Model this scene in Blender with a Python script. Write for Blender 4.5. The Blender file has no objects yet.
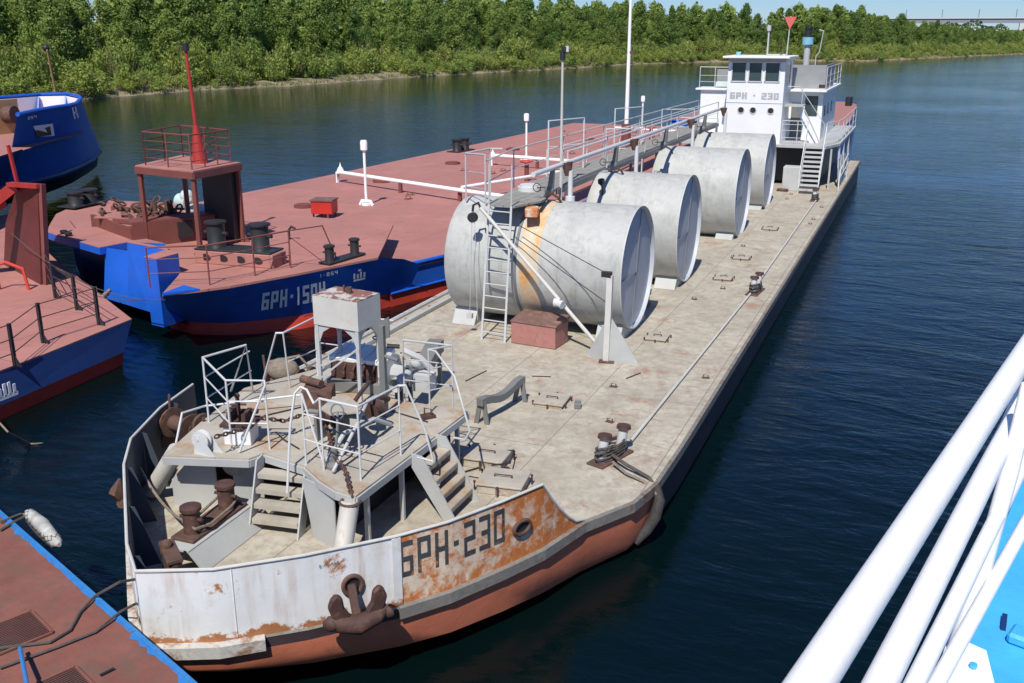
import bpy, math, random
from mathutils import Vector, Matrix
R = math.radians
sc = bpy.context.scene
col = sc.collection
PI = math.pi

# ---------------------------------------------------------------- camera, sky, sun, exposure
CAMZ = 8.0
cam = bpy.data.objects.new('camera', bpy.data.cameras.new('camera'))
col.objects.link(cam)
cam.location = (0, 0, CAMZ)
cam.rotation_euler = (R(90 - 17.5073), 0, R(22.6535))
cam.data.sensor_width = 36; cam.data.lens = 34.383
cam.data.clip_start = 0.1; cam.data.clip_end = 8000
sc.camera = cam

SUN_DIR = Vector((-0.10, 0.74, -1.0)).normalized()        # the way the light travels
world = bpy.data.worlds.new('World'); sc.world = world; world.use_nodes = True
wn = world.node_tree.nodes; wl = world.node_tree.links
sky = wn.new('ShaderNodeTexSky'); sky.sky_type = 'NISHITA'; sky.sun_disc = False
sky.sun_elevation = math.asin(-SUN_DIR.z)
sky.sun_rotation = math.atan2(-SUN_DIR.x, -SUN_DIR.y)
sky.air_density = 1.0; sky.dust_density = 0.0; sky.ozone_density = 5.0
tint = wn.new('ShaderNodeMix'); tint.data_type = 'RGBA'; tint.blend_type = 'MULTIPLY'; tint.inputs[0].default_value = 1; tint.inputs[7].default_value = (.61, .81, 1.18, 1)
wl.new(sky.outputs[0], tint.inputs[6]); wl.new(tint.outputs[2], wn['Background'].inputs[0]); wn['Background'].inputs[1].default_value = 0.085
sun = bpy.data.objects.new('sun', bpy.data.lights.new('sun', 'SUN')); col.objects.link(sun)
sun.data.energy = 5.0; sun.data.angle = R(0.53); sun.data.color = (1.0, 0.95, 0.86)
sun.rotation_euler = SUN_DIR.to_track_quat('-Z', 'Y').to_euler()
sc.view_settings.view_transform = 'Standard'; sc.view_settings.look = 'None'
sc.view_settings.exposure = 0.05; sc.view_settings.gamma = 1

# ---------------------------------------------------------------- helpers
_p = R(17.5073); _y = R(22.6535); _F = 978.0
FW = Vector((-math.sin(_y)*math.cos(_p), math.cos(_y)*math.cos(_p), -math.sin(_p)))
RT = Vector((math.cos(_y), math.sin(_y), 0)); UP = RT.cross(FW)
def at(px, py, z):
    "survey helper: ground position at height z seen at a pixel of the photograph"
    r = FW + RT*((px-512)/_F) - UP*((py-341.5)/_F)
    t = (z-CAMZ)/r.z
    return Vector((r.x*t, r.y*t, z))

def V(*a): return Vector(a)

class MB:
    def __init__(s): s.v = []; s.f = []; s.sm = []
    def add(s, vs, fs, smooth=False):
        n = len(s.v); s.v += [Vector(v) for v in vs]
        for f in fs: s.f.append([i+n for i in f]); s.sm.append(smooth)
        return s
    def box(s, c, d, rz=0, rot=None):
        hx, hy, hz = d[0]/2, d[1]/2, d[2]/2
        m = rot if rot else Matrix.Rotation(rz, 3, 'Z')
        vs = [Vector(c)+m@Vector((x*hx, y*hy, z*hz)) for z in (-1, 1) for y in (-1, 1) for x in (-1, 1)]
        return s.add(vs, [(0,2,3,1),(4,5,7,6),(0,1,5,4),(1,3,7,5),(3,2,6,7),(2,0,4,6)])
    def bar(s, a, b, w, h, up=(0,0,1)):
        a = Vector(a); b = Vector(b); d = (b-a); L = d.length; d.normalize()
        u = Vector(up); x = d.cross(u)
        if x.length < 1e-4: x = d.cross(Vector((0,1,0)))
        x.normalize(); u = x.cross(d)
        m = Matrix((x, d, u)).transposed()
        return s.box((a+b)/2, (w, L, h), rot=m)
    def tube(s, pts, r, n=8, caps=True, closed=False):
        pts = [Vector(p) for p in pts]; rr = r if isinstance(r, (list, tuple)) else [r]*len(pts)
        rings = []; prev = None; N = len(pts)
        for i, p in enumerate(pts):
            if closed: d = pts[(i+1) % N]-pts[i-1]
            elif i == 0: d = pts[1]-p
            elif i == N-1: d = p-pts[i-1]
            else: d = (pts[i+1]-p).normalized()+(p-pts[i-1]).normalized()
            if d.length < 1e-6: d = Vector((0,0,1))
            d.normalize()
            if prev is None:
                x = d.cross(Vector((0,0,1)))
                if x.length < 1e-3: x = d.cross(Vector((0,1,0)))
            else: x = prev-d*prev.dot(d)
            x.normalize(); prev = x; y = d.cross(x)
            rings.append([p+(x*math.cos(2*PI*k/n)+y*math.sin(2*PI*k/n))*rr[i] for k in range(n)])
        vs = [v for g in rings for v in g]; fs = []
        M = N if closed else N-1
        for i in range(M):
            j = (i+1) % N
            for k in range(n):
                k2 = (k+1) % n; fs.append((i*n+k, i*n+k2, j*n+k2, j*n+k))
        s.add(vs, fs, True)
        if caps and not closed: s.add(rings[0], [tuple(range(n))[::-1]]); s.add(rings[-1], [tuple(range(n))])
        return s
    def cyl(s, c, r, h, n=20, r2=None):
        c = Vector(c); return s.tube([c, c+V(0,0,h)], [r, r if r2 is None else r2], n)
    def lathe(s, c, prof, n=24, axis='z', caps=True):
        c = Vector(c)
        def pt(r, t, a):
            q = (r*math.cos(a), r*math.sin(a), t)
            if axis == 'x': q = (t, r*math.cos(a), r*math.sin(a))
            if axis == 'y': q = (r*math.cos(a), t, r*math.sin(a))
            return c+Vector(q)
        vs = [pt(r, t, 2*PI*k/n) for r, t in prof for k in range(n)]
        fs = [(i*n+k, i*n+(k+1) % n, (i+1)*n+(k+1) % n, (i+1)*n+k) for i in range(len(prof)-1) for k in range(n)]
        return s.add(vs, fs, True)
    def prism(s, poly, z0, z1):
        n = len(poly); a = [Vector((p[0], p[1], z0)) for p in poly]; b = [Vector((p[0], p[1], z1)) for p in poly]
        s.add(a+b, [tuple(range(n))[::-1], tuple(range(n, 2*n))]+[(i, (i+1) % n, n+(i+1) % n, n+i) for i in range(n)])
        return s
    def plate(s, pts, t=.02):
        "a flat plate from an outline of 3D points, given thickness along its normal"
        pts = [Vector(p) for p in pts]; nn = Vector((0,0,0))
        for i in range(len(pts)): nn += (pts[i]-pts[0]).cross(pts[(i+1) % len(pts)]-pts[0])
        nn.normalize(); n = len(pts)
        s.add([p-nn*t/2 for p in pts]+[p+nn*t/2 for p in pts],
              [tuple(range(n))[::-1], tuple(range(n, 2*n))]+[(i, (i+1) % n, n+(i+1) % n, n+i) for i in range(n)])
        return s
    def loft(s, rows, closed=False, smooth=False):
        n = len(rows[0]); vs = [v for r in rows for v in r]; fs = []
        for i in range(len(rows)-1):
            for k in range(n if closed else n-1):
                k2 = (k+1) % n; fs.append((i*n+k, i*n+k2, (i+1)*n+k2, (i+1)*n+k))
        return s.add(vs, fs, smooth)
    def ball(s, c, r, n=10, sq=(1,1,1)):
        c = Vector(c); vs = []; m = n//2+1
        for i in range(m):
            t = PI*i/(m-1)
            for k in range(n): vs.append(c+Vector((r*sq[0]*math.sin(t)*math.cos(2*PI*k/n), r*sq[1]*math.sin(t)*math.sin(2*PI*k/n), r*sq[2]*math.cos(t))))
        return s.add(vs, [(i*n+k, (i+1)*n+k, (i+1)*n+(k+1) % n, i*n+(k+1) % n) for i in range(m-1) for k in range(n)], True)
    def build(s, name, mat, parent=None, bevel=0):
        o0 = origin(parent)
        me = bpy.data.meshes.new(name); me.from_pydata([tuple(v-o0) for v in s.v], [], s.f)
        me.polygons.foreach_set('use_smooth', s.sm); me.update()
        if any(s.sm): me.set_sharp_from_angle(angle=R(42))
        me.materials.append(mat)
        o = bpy.data.objects.new(name, me); col.objects.link(o)
        if parent: o.parent = parent
        if bevel:
            b = o.modifiers.new('edge', 'BEVEL'); b.width = bevel; b.segments = 1; b.limit_method = 'ANGLE'
        return o
def origin(o):
    p = Vector((0,0,0))
    while o: p += Vector(o.location); o = o.parent
    return p
def thing(name, label, cat, loc=(0,0,0), group=None):
    o = bpy.data.objects.new(name, None); col.objects.link(o); o.location = loc; o.empty_display_size = .2
    return tag(o, label, cat, group)
def tag(o, label=None, cat=None, group=None, kind=None):
    if label: o['label'] = label
    if cat: o['category'] = cat
    if group: o['group'] = group
    if kind: o['kind'] = kind
    return o
def copy_tree(o, parent=None):
    c = o.copy(); col.objects.link(c)
    if parent: c.parent = parent
    for ch in [q for q in bpy.data.objects if q.parent == o]: copy_tree(ch, c)
    return c
def lerp(a, b, t): return a+(b-a)*t
def resample(pts, step):
    pts = [Vector(p) for p in pts]; out = [pts[0]]
    for a, b in zip(pts, pts[1:]):
        n = max(1, int((b-a).length/step))
        for i in range(1, n+1): out.append(a.lerp(b, i/n))
    return out
def sag(a, b, d, n=12):
    a = Vector(a); b = Vector(b); return [a.lerp(b, i/n)-V(0,0,d*4*(i/n)*(1-i/n)) for i in range(n+1)]
def offset_poly(pts, d):
    "open 2D polyline shifted sideways (to the right of its run)"
    out = []
    for i, p in enumerate(pts):
        a = pts[max(0, i-1)]; b = pts[min(len(pts)-1, i+1)]
        t = Vector((b[0]-a[0], b[1]-a[1])).normalized(); out.append((p[0]+t.y*d, p[1]-t.x*d))
    return out

# ---------------------------------------------------------------- materials
MATS = {}
def nodes(name):
    m = bpy.data.materials.new(name); m.use_nodes = True; MATS[name] = m
    return m, m.node_tree.nodes, m.node_tree.links, m.node_tree.nodes['Principled BSDF']
def noise(N, L, co, scale, detail=6, rough=.6, stretch=None, dist=0):
    if stretch:
        mp = N.new('ShaderNodeMapping'); mp.inputs['Scale'].default_value = stretch; L.new(co, mp.inputs[0]); co = mp.outputs[0]
    t = N.new('ShaderNodeTexNoise'); t.inputs['Scale'].default_value = scale; t.inputs['Detail'].default_value = detail
    t.inputs['Roughness'].default_value = rough; t.inputs['Distortion'].default_value = dist; L.new(co, t.inputs['Vector'])
    return t.outputs['Fac']
def ramp(N, L, fac, a, b):
    r = N.new('ShaderNodeMapRange'); r.clamp = True; r.inputs[1].default_value = a; r.inputs[2].default_value = b
    L.new(fac, r.inputs[0]); return r.outputs[0]
def mixc(N, L, fac, a, b):
    m = N.new('ShaderNodeMix'); m.data_type = 'RGBA'
    if isinstance(fac, float): m.inputs[0].default_value = fac
    else: L.new(fac, m.inputs[0])
    for k, x in ((6, a), (7, b)):
        if isinstance(x, tuple): m.inputs[k].default_value = (*x, 1)
        else: L.new(x, m.inputs[k])
    return m.outputs[2]
def mul(N, L, a, b):
    m = N.new('ShaderNodeMath'); m.operation = 'MULTIPLY'
    for k, x in ((0, a), (1, b)):
        if isinstance(x, (int, float)): m.inputs[k].default_value = x
        else: L.new(x, m.inputs[k])
    return m.outputs[0]
def paint(name, base, rough=.5, var=.15, vscale=1.3, rust=None, rustc=(.23, .08, .03), rscale=1.6, streak=None, dirt=None, dirtc=(.12,.10,.08), bump=.15, metal=0, seams=None, bscale=9, wear=None, dscale=2.3):
    """painted steel: base tone with slow mottling, dirt patches, rust patches (threshold pair) and rust running down in streaks"""
    m, N, L, B = nodes(name)
    co = N.new('ShaderNodeTexCoord').outputs['Object']
    c = mixc(N, L, ramp(N, L, noise(N, L, co, vscale, 8, .65), .3, .7), tuple(x*(1-var) for x in base), tuple(min(1, x*(1+var)) for x in base))
    if dirt: c = mixc(N, L, ramp(N, L, noise(N, L, co, dscale, 9, .75, dist=.4), dirt[0], dirt[1]), c, dirtc)
    if streak:
        s1 = ramp(N, L, noise(N, L, co, 6, 5, .6, (1,1,.10)), streak[0], streak[1])
        s1 = mul(N, L, s1, ramp(N, L, noise(N, L, co, 1.1, 4, .6), .38, .6))
        c = mixc(N, L, s1, c, tuple(lerp(x, y, .6) for x, y in zip(rustc, base)))
    if rust:
        rc = mixc(N, L, noise(N, L, co, 14, 6, .7), tuple(x*.55 for x in rustc), tuple(min(1, x*1.6) for x in rustc))
        rn_ = noise(N, L, co, rscale, 12, .72, dist=.3)
        for (ax, a, b, amt) in (wear or ()):
            # more rust toward one end of the part (along a local axis from a to b)
            sp = N.new('ShaderNodeSeparateXYZ'); L.new(co, sp.inputs[0]); g_ = N.new('ShaderNodeMath'); g_.operation = 'MULTIPLY_ADD'; g_.inputs[1].default_value = amt
            L.new(ramp(N, L, sp.outputs[ax], a, b), g_.inputs[0]); L.new(rn_, g_.inputs[2]); rn_ = g_.outputs[0]
        c = mixc(N, L, ramp(N, L, rn_, rust[0], rust[1]), c, rc)
    if seams:
        br = N.new('ShaderNodeTexBrick'); br.inputs['Scale'].default_value = 1; br.inputs['Mortar Size'].default_value = .012
        br.inputs['Brick Width'].default_value = seams[0]; br.inputs['Row Height'].default_value = seams[1]; br.inputs['Mortar Smooth'].default_value = .3
        mp = N.new('ShaderNodeMapping'); mp.inputs['Rotation'].default_value = (0, 0, R(seams[2]) if len(seams) > 2 else 0); L.new(co, mp.inputs[0]); L.new(mp.outputs[0], br.inputs['Vector'])
        c = mixc(N, L, mul(N, L, br.outputs['Fac'], .8), c, tuple(x*.42 for x in base))
    L.new(c, B.inputs['Base Color']); B.inputs['Roughness'].default_value = rough; B.inputs['Metallic'].default_value = metal
    bp = N.new('ShaderNodeBump'); bp.inputs['Strength'].default_value = bump; bp.inputs['Distance'].default_value = .02
    L.new(noise(N, L, co, bscale, 8, .7), bp.inputs['Height']); L.new(bp.outputs[0], B.inputs['Normal'])
    return m
M = {}
M['deck'] = paint('deck_paint', (.45,.415,.335), .75, .2, .9, rust=(.56,.66), rustc=(.31,.19,.14), rscale=1.1, dirt=(.42,.66), dirtc=(.31,.265,.205), dscale=4.5, streak=None, seams=(6.0, 2.1, 90), bump=.25)
M['white'] = paint('white_paint', (.78,.79,.78), .5, .05, rust=(.66,.76), rustc=(.38,.20,.10), dirt=(.6,.9), dirtc=(.5,.48,.44))
M['rail'] = paint('rail_paint', (.48,.49,.485), .5, .08, rust=(.60,.70), rustc=(.30,.15,.08), rscale=3)
M['railw'] = paint('rail_white', (.60,.61,.61), .45, .05, rust=(.68,.78), rustc=(.35,.18,.1), rscale=3)
M['own'] = paint('ship_white', (.92,.92,.91), .4, .03, 6, rust=(.70,.73), rustc=(.35,.27,.2), rscale=14, dirt=(.62,.9), dirtc=(.72,.72,.70), bump=.15)
M['tank'] = paint('tank_paint', (.44,.45,.43), .6, .14, .8, rust=(.63,.68), rustc=(.13,.10,.08), rscale=9, dirt=(.48,.8), dirtc=(.30,.295,.27), streak=(.52,.72), bump=.25)
M['tankend_shade'] = paint('tank_end_shaded_paint', (.43,.46,.51), .5, .07, rust=(.72,.8), dirt=(.6,.9), dirtc=(.42,.42,.42))  # tank paint with the bluish tone of sky-lit shade put into the colour
M['band'] = paint('ochre_band', (.56,.49,.37), .6, .15, 2, rust=(.44,.60), rustc=(.60,.30,.09), rscale=1.4, streak=(.4,.6))
M['bulw'] = paint('bulwark_white', (.74,.745,.73), .5, .07, rust=(.60,.66), rustc=(.36,.15,.06), rscale=2.6, streak=(.47,.64), bump=.2, dirt=(.55,.8), dirtc=(.56,.54,.48), wear=((2,1.20,1.03,.20),))
M['bulr'] = paint('bulwark_rusty', (.70,.58,.44), .65, .16, 2, rust=(.48,.62), rustc=(.50,.16,.04), rscale=4.6, streak=(.42,.56), bump=.4, wear=((0,2.9,3.4,.10),(2,1.2,1.02,.10),(2,1.85,2.0,.10)))
M['bulin_shade'] = paint('bulwark_inside_shaded', (.055,.07,.09), .6, .15, rust=(.66,.8))  # darker inner paint, deepened further so its shade sits in the colour
M['straked'] = paint('strake_dark', (.20,.19,.17), .75, .25, 2.5, rust=(.50,.62), rustc=(.14,.09,.06), rscale=2.5, bump=.5)
M['strake'] = paint('strake_worn', (.50,.49,.46), .7, .2, 2.5, rust=(.50,.62), rustc=(.22,.12,.07), rscale=2.5, bump=.4)
M['redlead'] = paint('red_lead', (.52,.16,.085), .6, .15, 1.6, rust=(.58,.72), rustc=(.25,.10,.06), dirt=(.6,.85), dirtc=(.20,.09,.06), bump=.3)
M['hulldark'] = paint('hull_dark', (.045,.03,.035), .55, .3, 1.5, rust=(.58,.74), rustc=(.13,.06,.04), bump=.2)
M['grey'] = paint('grey_paint', (.42,.43,.42), .55, .1, rust=(.64,.74), rustc=(.28,.14,.08), rscale=2.5, dirt=(.6,.85), dirtc=(.3,.28,.24))
M['greyd'] = paint('dark_grey', (.17,.175,.17), .6, .12, rust=(.62,.74), rustc=(.22,.12,.08))
M['black'] = paint('black_steel_and_shade', (.025,.025,.027), .5, .2)  # black steel parts, and dark stand-ins for shade in gaps and holes
M['rust'] = paint('brown_rust', (.10,.055,.042), .8, .3, 4, rust=(.52,.68), rustc=(.20,.085,.045), rscale=5, bump=.6)
M['rustd'] = paint('dark_rust', (.075,.036,.028), .7, .3, 5, rust=(.55,.7), rustc=(.16,.08,.05), rscale=5, bump=.5)
M['plat'] = paint('platform_paint', (.40,.37,.31), .75, .2, 1.3, rust=(.50,.66), rustc=(.33,.19,.09), rscale=1.0, dirt=(.55,.8), dirtc=(.33,.29,.24))
M['pink'] = paint('pink_deck', (.40,.175,.145), .7, .14, .5, rust=(.60,.74), rustc=(.26,.11,.09), rscale=1.1, dirt=(.48,.78), dirtc=(.34,.145,.125), seams=(7, 2.4, 93), bump=.15)
M['maroon'] = paint('maroon_paint', (.19,.06,.048), .6, .12, rust=(.66,.8), rustc=(.16,.06,.04))
M['darkred'] = paint('dark_red', (.12,.025,.02), .55, .2, rust=(.6,.75), rustc=(.08,.03,.03))
M['mastred'] = paint('mast_red', (.36,.03,.022), .5, .15, rust=(.62,.7), rustc=(.2,.06,.04))
M['red'] = paint('red_paint', (.50,.03,.02), .5, .12)
M['blue'] = paint('blue_paint', (.012,.11,.56), .45, .15, 1.2, rust=(.72,.80), rustc=(.12,.06,.04), bump=.35, bscale=2.2)
M['bluehull'] = paint('blue_hull', (.013,.095,.44), .45, .2, 1.2, rust=(.62,.68), rscale=3, dirt=(.5,.72), dirtc=(.03,.08,.24), rustc=(.10,.06,.05), bump=.45, bscale=1.8)
M['navy'] = paint('navy_hull', (.006,.026,.115), .5, .2, .8, bump=.4, bscale=1.5)
M['redhull'] = paint('red_hull', (.60,.06,.035), .6, .2, bump=.3)
M['chest'] = paint('chest_red', (.38,.17,.14), .7, .15, 3, rust=(.55,.7), rustc=(.18,.10,.08), rscale=3)
M['chestlid'] = paint('chest_lid', (.16,.09,.075), .7, .25, 4, rust=(.5,.6), rustc=(.25,.14,.11))
M['box'] = paint('water_tank_paint', (.55,.54,.50), .6, .1, 2, rust=(.60,.74), rustc=(.45,.27,.13), streak=(.55,.7), rscale=1.8)
M['boxtop'] = paint('water_tank_top', (.50,.47,.43), .7, .2, 3, rust=(.46,.5), rustc=(.22,.10,.075), rscale=3.3)
M['cabin'] = paint('cabin_white', (.80,.81,.81), .5, .04, rust=(.72,.82), rustc=(.45,.3,.2), dirt=(.62,.95), dirtc=(.62,.62,.60))
M['letter'] = paint('letter_grey', (.42,.43,.44), .6, .1)
M['letterd'] = paint('letter_dark', (.06,.065,.07), .6, .3, rust=(.56,.64), rustc=(.40,.15,.05), rscale=5)
M['letterw'] = paint('letter_white', (.88,.89,.90), .6, .05)
M['glass'] = paint('window_glass', (.05,.075,.08), .04, .1, bump=0)
M['wood'] = paint('grey_planks', (.27,.265,.24), .85, .2, 6, dirt=(.5,.8), dirtc=(.16,.15,.13), seams=(30, .22, 90), bump=.3)
M['rope'] = paint('rope', (.22,.18,.14), .9, .3, 12, bump=.5)
M['hose'] = paint('dark_rope', (.09,.075,.065), .8, .3, 8)
M['net'] = paint('pale_net', (.50,.50,.47), .8, .2, 14, dirt=(.45,.7), dirtc=(.25,.24,.22), bump=.8)
M['pontoon'] = paint('pontoon_red', (.22,.08,.058), .8, .25, 1.5, rust=(.52,.68), rustc=(.13,.08,.06), rscale=1.3, dirt=(.48,.75), dirtc=(.14,.09,.065), bump=.4)
M['brightblue'] = paint('edge_blue', (.035,.20,.50), .5, .2, 5, rust=(.58,.66), rustc=(.12,.09,.08), rscale=5)
M['cyan'] = paint('sky_blue_paint', (.06,.42,.78), .5, .12, 3, rust=(.68,.71), rustc=(.5,.55,.6), rscale=7, dirt=(.55,.85), dirtc=(.05,.32,.60), bump=.3)
M['ochre'] = paint('ochre_paint', (.50,.30,.12), .6, .15)
M['mint'] = paint('pale_green_machine', (.52,.62,.58), .5, .12, rust=(.62,.75))
M['lightblue'] = paint('pale_blue_paint', (.22,.48,.60), .5, .06)
M['signred'] = paint('sign_red', (.62,.13,.10), .6, .05)
M['tyre'] = paint('old_rubber', (.035,.033,.031), .85, .3, 8, dirt=(.5,.7), dirtc=(.10,.09,.08), bump=.5)
M['louver'] = paint('grey_slats', (.27,.28,.285), .7, .08, 3, seams=(50, .17, 0))

# ---------------------------------------------------------------- water, land, bridge
def water_mat():
    m, N, L, B = nodes('river_water')
    co = N.new('ShaderNodeTexCoord').outputs['Object']
    B.inputs['Base Color'].default_value = (.0007, .0055, .0060, 1); B.inputs['Roughness'].default_value = .05; B.inputs['IOR'].default_value = 1.33
    mp = N.new('ShaderNodeMapping'); mp.inputs['Rotation'].default_value = (0, 0, R(14)); mp.inputs['Scale'].default_value = (.55, 1.25, 1); L.new(co, mp.inputs[0])
    a = noise(N, L, mp.outputs[0], .55, 3, .55, dist=.6); b = noise(N, L, mp.outputs[0], 2.6, 5, .62, dist=.8); c = noise(N, L, co, .035, 3, .5)
    calm = ramp(N, L, c, .40, .62)
    s = N.new('ShaderNodeMath'); s.operation = 'MULTIPLY_ADD'; L.new(b, s.inputs[0]); s.inputs[1].default_value = .34; L.new(a, s.inputs[2])
    amp = N.new('ShaderNodeMath'); amp.operation = 'MULTIPLY_ADD'; L.new(calm, amp.inputs[0]); amp.inputs[1].default_value = .55; amp.inputs[2].default_value = .45
    bp = N.new('ShaderNodeBump'); bp.inputs['Distance'].default_value = .11; L.new(amp.outputs[0], bp.inputs['Strength']); L.new(s.outputs[0], bp.inputs['Height']); L.new(bp.outputs[0], B.inputs['Normal'])
    return m
w = MB(); w.add([(-3000,-500,0),(3000,-500,0),(3000,7000,0),(-3000,7000,0)], [(0,1,2,3)])
tag(w.build('water', water_mat()), kind='structure')
m, N, L, B = nodes('bank_ground')
co = N.new('ShaderNodeTexCoord').outputs['Object']
gc = mixc(N, L, ramp(N, L, noise(N, L, co, .35, 8, .7), .42, .6), (.30,.24,.16), (.09,.11,.035))
gc = mixc(N, L, ramp(N, L, noise(N, L, co, .8, 8, .7), .55, .7), gc, (.10,.07,.045))
L.new(gc, B.inputs['Base Color']); B.inputs['Roughness'].default_value = .95
bank = [(-70,-60),(-90,20),(-96,60),(-96,81),(-99.3,97),(-99.5,119),(-94,134),(-92,166),(-88,193),(-80.7,222),(-74,267),(-58,295),(-38,314),(-18,322),(-5,360),(12.7,408),(32,454),(60,560),(75,700)]
bank = [(a.x, a.y) for a in resample([V(x, y, 0) for x, y in bank], 6)]
random.seed(3)
bank = [(x+random.uniform(-.8,.8), y+random.uniform(-.8,.8)) for x, y in bank]
g = MB(); rows = []
for d, z in ((-2, -.5), (.0, .03), (1.2, .35), (3, .8), (9, 1.4), (40, 1.8), (400, 2.2)):
    rows.append([V(x, y, z+(random.uniform(-.12,.12) if 0 < d < 20 else 0)) for x, y in offset_poly(bank, -d)])
g.loft(rows, smooth=True)
tag(g.build('riverbank', MATS['bank_ground']), kind='structure')
g = MB(); g.add([(-6000,-600,-4),(6000,-600,-4),(6000,7500,-4),(-6000,7500,-4)], [(0,1,2,3)])
tag(g.build('riverbed', MATS['bank_ground']), kind='structure')
g = MB(); g.loft([[V(-500,1250,-.5),V(60,1330,-.5),V(300,1300,-.5),V(1500,1000,-.5)],[V(-500,1260,2),V(60,1345,2),V(300,1315,2),V(1500,1020,2)],[V(-500,3500,6),V(60,3500,6),V(300,3500,6),V(1500,3500,6)]])
tag(g.build('far_shore', MATS['bank_ground']), kind='structure')

def leaf_mat(name, a, b):
    m, N, L, B = nodes(name)
    oi = N.new('ShaderNodeObjectInfo'); co = N.new('ShaderNodeTexCoord').outputs['Object']
    c = mixc(N, L, oi.outputs['Random'], a, b)
    hs = N.new('ShaderNodeHueSaturation'); L.new(c, hs.inputs['Color'])
    v = N.new('ShaderNodeMapRange'); v.inputs[3].default_value = .6; v.inputs[4].default_value = 1.45; L.new(noise(N, L, co, 1.1, 4, .6), v.inputs[0]); v.inputs[1].default_value = .3; v.inputs[2].default_value = .7
    L.new(v.outputs[0], hs.inputs['Value']); L.new(hs.outputs[0], B.inputs['Base Color']); B.inputs['Roughness'].default_value = .6
    tr = N.new('ShaderNodeBsdfTranslucent'); L.new(hs.outputs[0], tr.inputs[0]); mx = N.new('ShaderNodeMixShader'); mx.inputs[0].default_value = .5
    out = N['Material Output']; L.new(B.outputs[0], mx.inputs[1]); L.new(tr.outputs[0], mx.inputs[2]); L.new(mx.outputs[0], out.inputs[0])
    return m
M['leaf'] = leaf_mat('tree_leaves', (.15,.25,.055), (.28,.37,.085))
M['leafy'] = leaf_mat('willow_leaves', (.24,.34,.075), (.38,.43,.10))
M['leafar'] = leaf_mat('far_leaves', (.11,.16,.07), (.13,.18,.08))
M['bark'] = paint('bark', (.13,.10,.075), .9, .3, 4)
M['twig'] = paint('dry_twigs', (.20,.15,.11), .9, .3, 4)

def crown_mesh(h, w, n, s, seed, shape='tree'):
    rnd = random.Random(seed); mb = MB()
    lobes = []
    if shape == 'tree':
        k = 46
        for i in range(k):
            t = rnd.random()**.8; z = h*(.12+.80*t); prof = math.sin(PI*min(1, (t*.82+.16)))**.7
            a = rnd.uniform(0, 2*PI); rr = w*.5*prof*rnd.uniform(.1,.9)
            lobes.append((V(rr*math.cos(a), rr*math.sin(a), z), w*rnd.uniform(.12,.26)*(.6+.5*prof)))
        lobes.append((V(0,0,h*.94), w*.1)); lobes.append((V(0,0,h*.85), w*.16))
    else:
        for i in range(22):
            a = rnd.uniform(0, 2*PI); rr = w*.5*math.sqrt(rnd.random()); z = h*rnd.uniform(.12,.85)*(1-.45*rr/(w*.5))
            lobes.append((V(rr*math.cos(a), rr*math.sin(a), z), w*rnd.uniform(.12,.2)))
    for i in range(n):
        c, r = rnd.choice(lobes)
        d = Vector((rnd.gauss(0,1), rnd.gauss(0,1), rnd.gauss(0,1))).normalized()
        p = c+Vector((d.x, d.y, d.z*1.15))*r*(rnd.random()**.4)*1.1
        nrm = (d+Vector((rnd.gauss(0,.5), rnd.gauss(0,.5), rnd.gauss(0,.5)))).normalized()
        x = nrm.cross(Vector((rnd.random(), rnd.random(), rnd.random()))).normalized(); y = nrm.cross(x)
        q = s*rnd.uniform(.6,1.5)
        mb.add([p-x*q*.5, p-y*q*.32, p+x*q*.5, p+y*q*.36+nrm*q*.15], [(0,1,2,3)])
    return mb
protoT = []
for i in range(8):
    h = 10.0; wd = (3.4, 2.9, 4.0, 3.2, 4.2, 2.7, 3.6, 4.6)[i]
    t = thing('tree', 'green poplar growing in the wood on the far river bank', 'tree', group='poplars of the river bank wood')
    crown_mesh(h, wd, 5600, .235, 40+i).build('crown', M['leaf'], t)
    tr = MB(); tr.tube([(0,0,-.5),(.05,0,h*.4),(0,.08,h*.7),(0,0,h*.93)], [.16,.11,.07,.02], 6)
    rnd = random.Random(i)
    for k in range(9):
        z = h*rnd.uniform(.2,.75); a = rnd.uniform(0, 2*PI); tr.tube([(0,0,z),(wd*.36*math.cos(a),wd*.36*math.sin(a),z+1.2)], [.05,.012], 4)
    tr.build('trunk', M['bark'], t); protoT.append(t)
protoS = []
for i in range(5):
    t = thing('willow_bush', 'yellow-green willow bush leaning over the far waterline', 'bush', group='willow bushes along the far waterline')
    crown_mesh(3.6, 4.2, 2400, .22, 70+i, 'bush').build('foliage', M['leafy'], t)
    tr = MB(); rnd = random.Random(90+i)
    for k in range(16):
        a = rnd.uniform(0, 2*PI); r1 = rnd.uniform(.2,1.5); tr.tube([(r1*.3*math.cos(a),r1*.3*math.sin(a),-.3),(r1*math.cos(a),r1*math.sin(a),rnd.uniform(1.2,2.6))], [.045,.015], 4)
    tr.build('stems', M['twig'], t); protoS.append(t)
def along(pts, step, y0, y1):
    "points and inward normals at equal steps of the shore"
    P = [Vector((x, y, 0)) for x, y in pts]; out = []; acc = 0
    for a, b in zip(P, P[1:]):
        L_ = (b-a).length; d = (b-a)/L_
        while acc < L_:
            p = a+d*acc
            if y0 < p.y < y1: out.append((p, V(-d.y, d.x, 0)))
            acc += step
        acc -= L_
    return out
rnd = random.Random(11)
used = set()
def plant(protos, p, sc_, sz, tilt=.04, label=None, group=None):
    i = rnd.randrange(len(protos)); pr = protos[i]
    o = pr if pr.name not in used else copy_tree(pr)
    used.add(pr.name)
    o.location = p; o.rotation_euler = (rnd.gauss(0,tilt), rnd.gauss(0,tilt), rnd.uniform(0, 2*PI)); o.scale = (sc_, sc_, sz)
    if label: o['label'] = label; o['group'] = group
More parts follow.
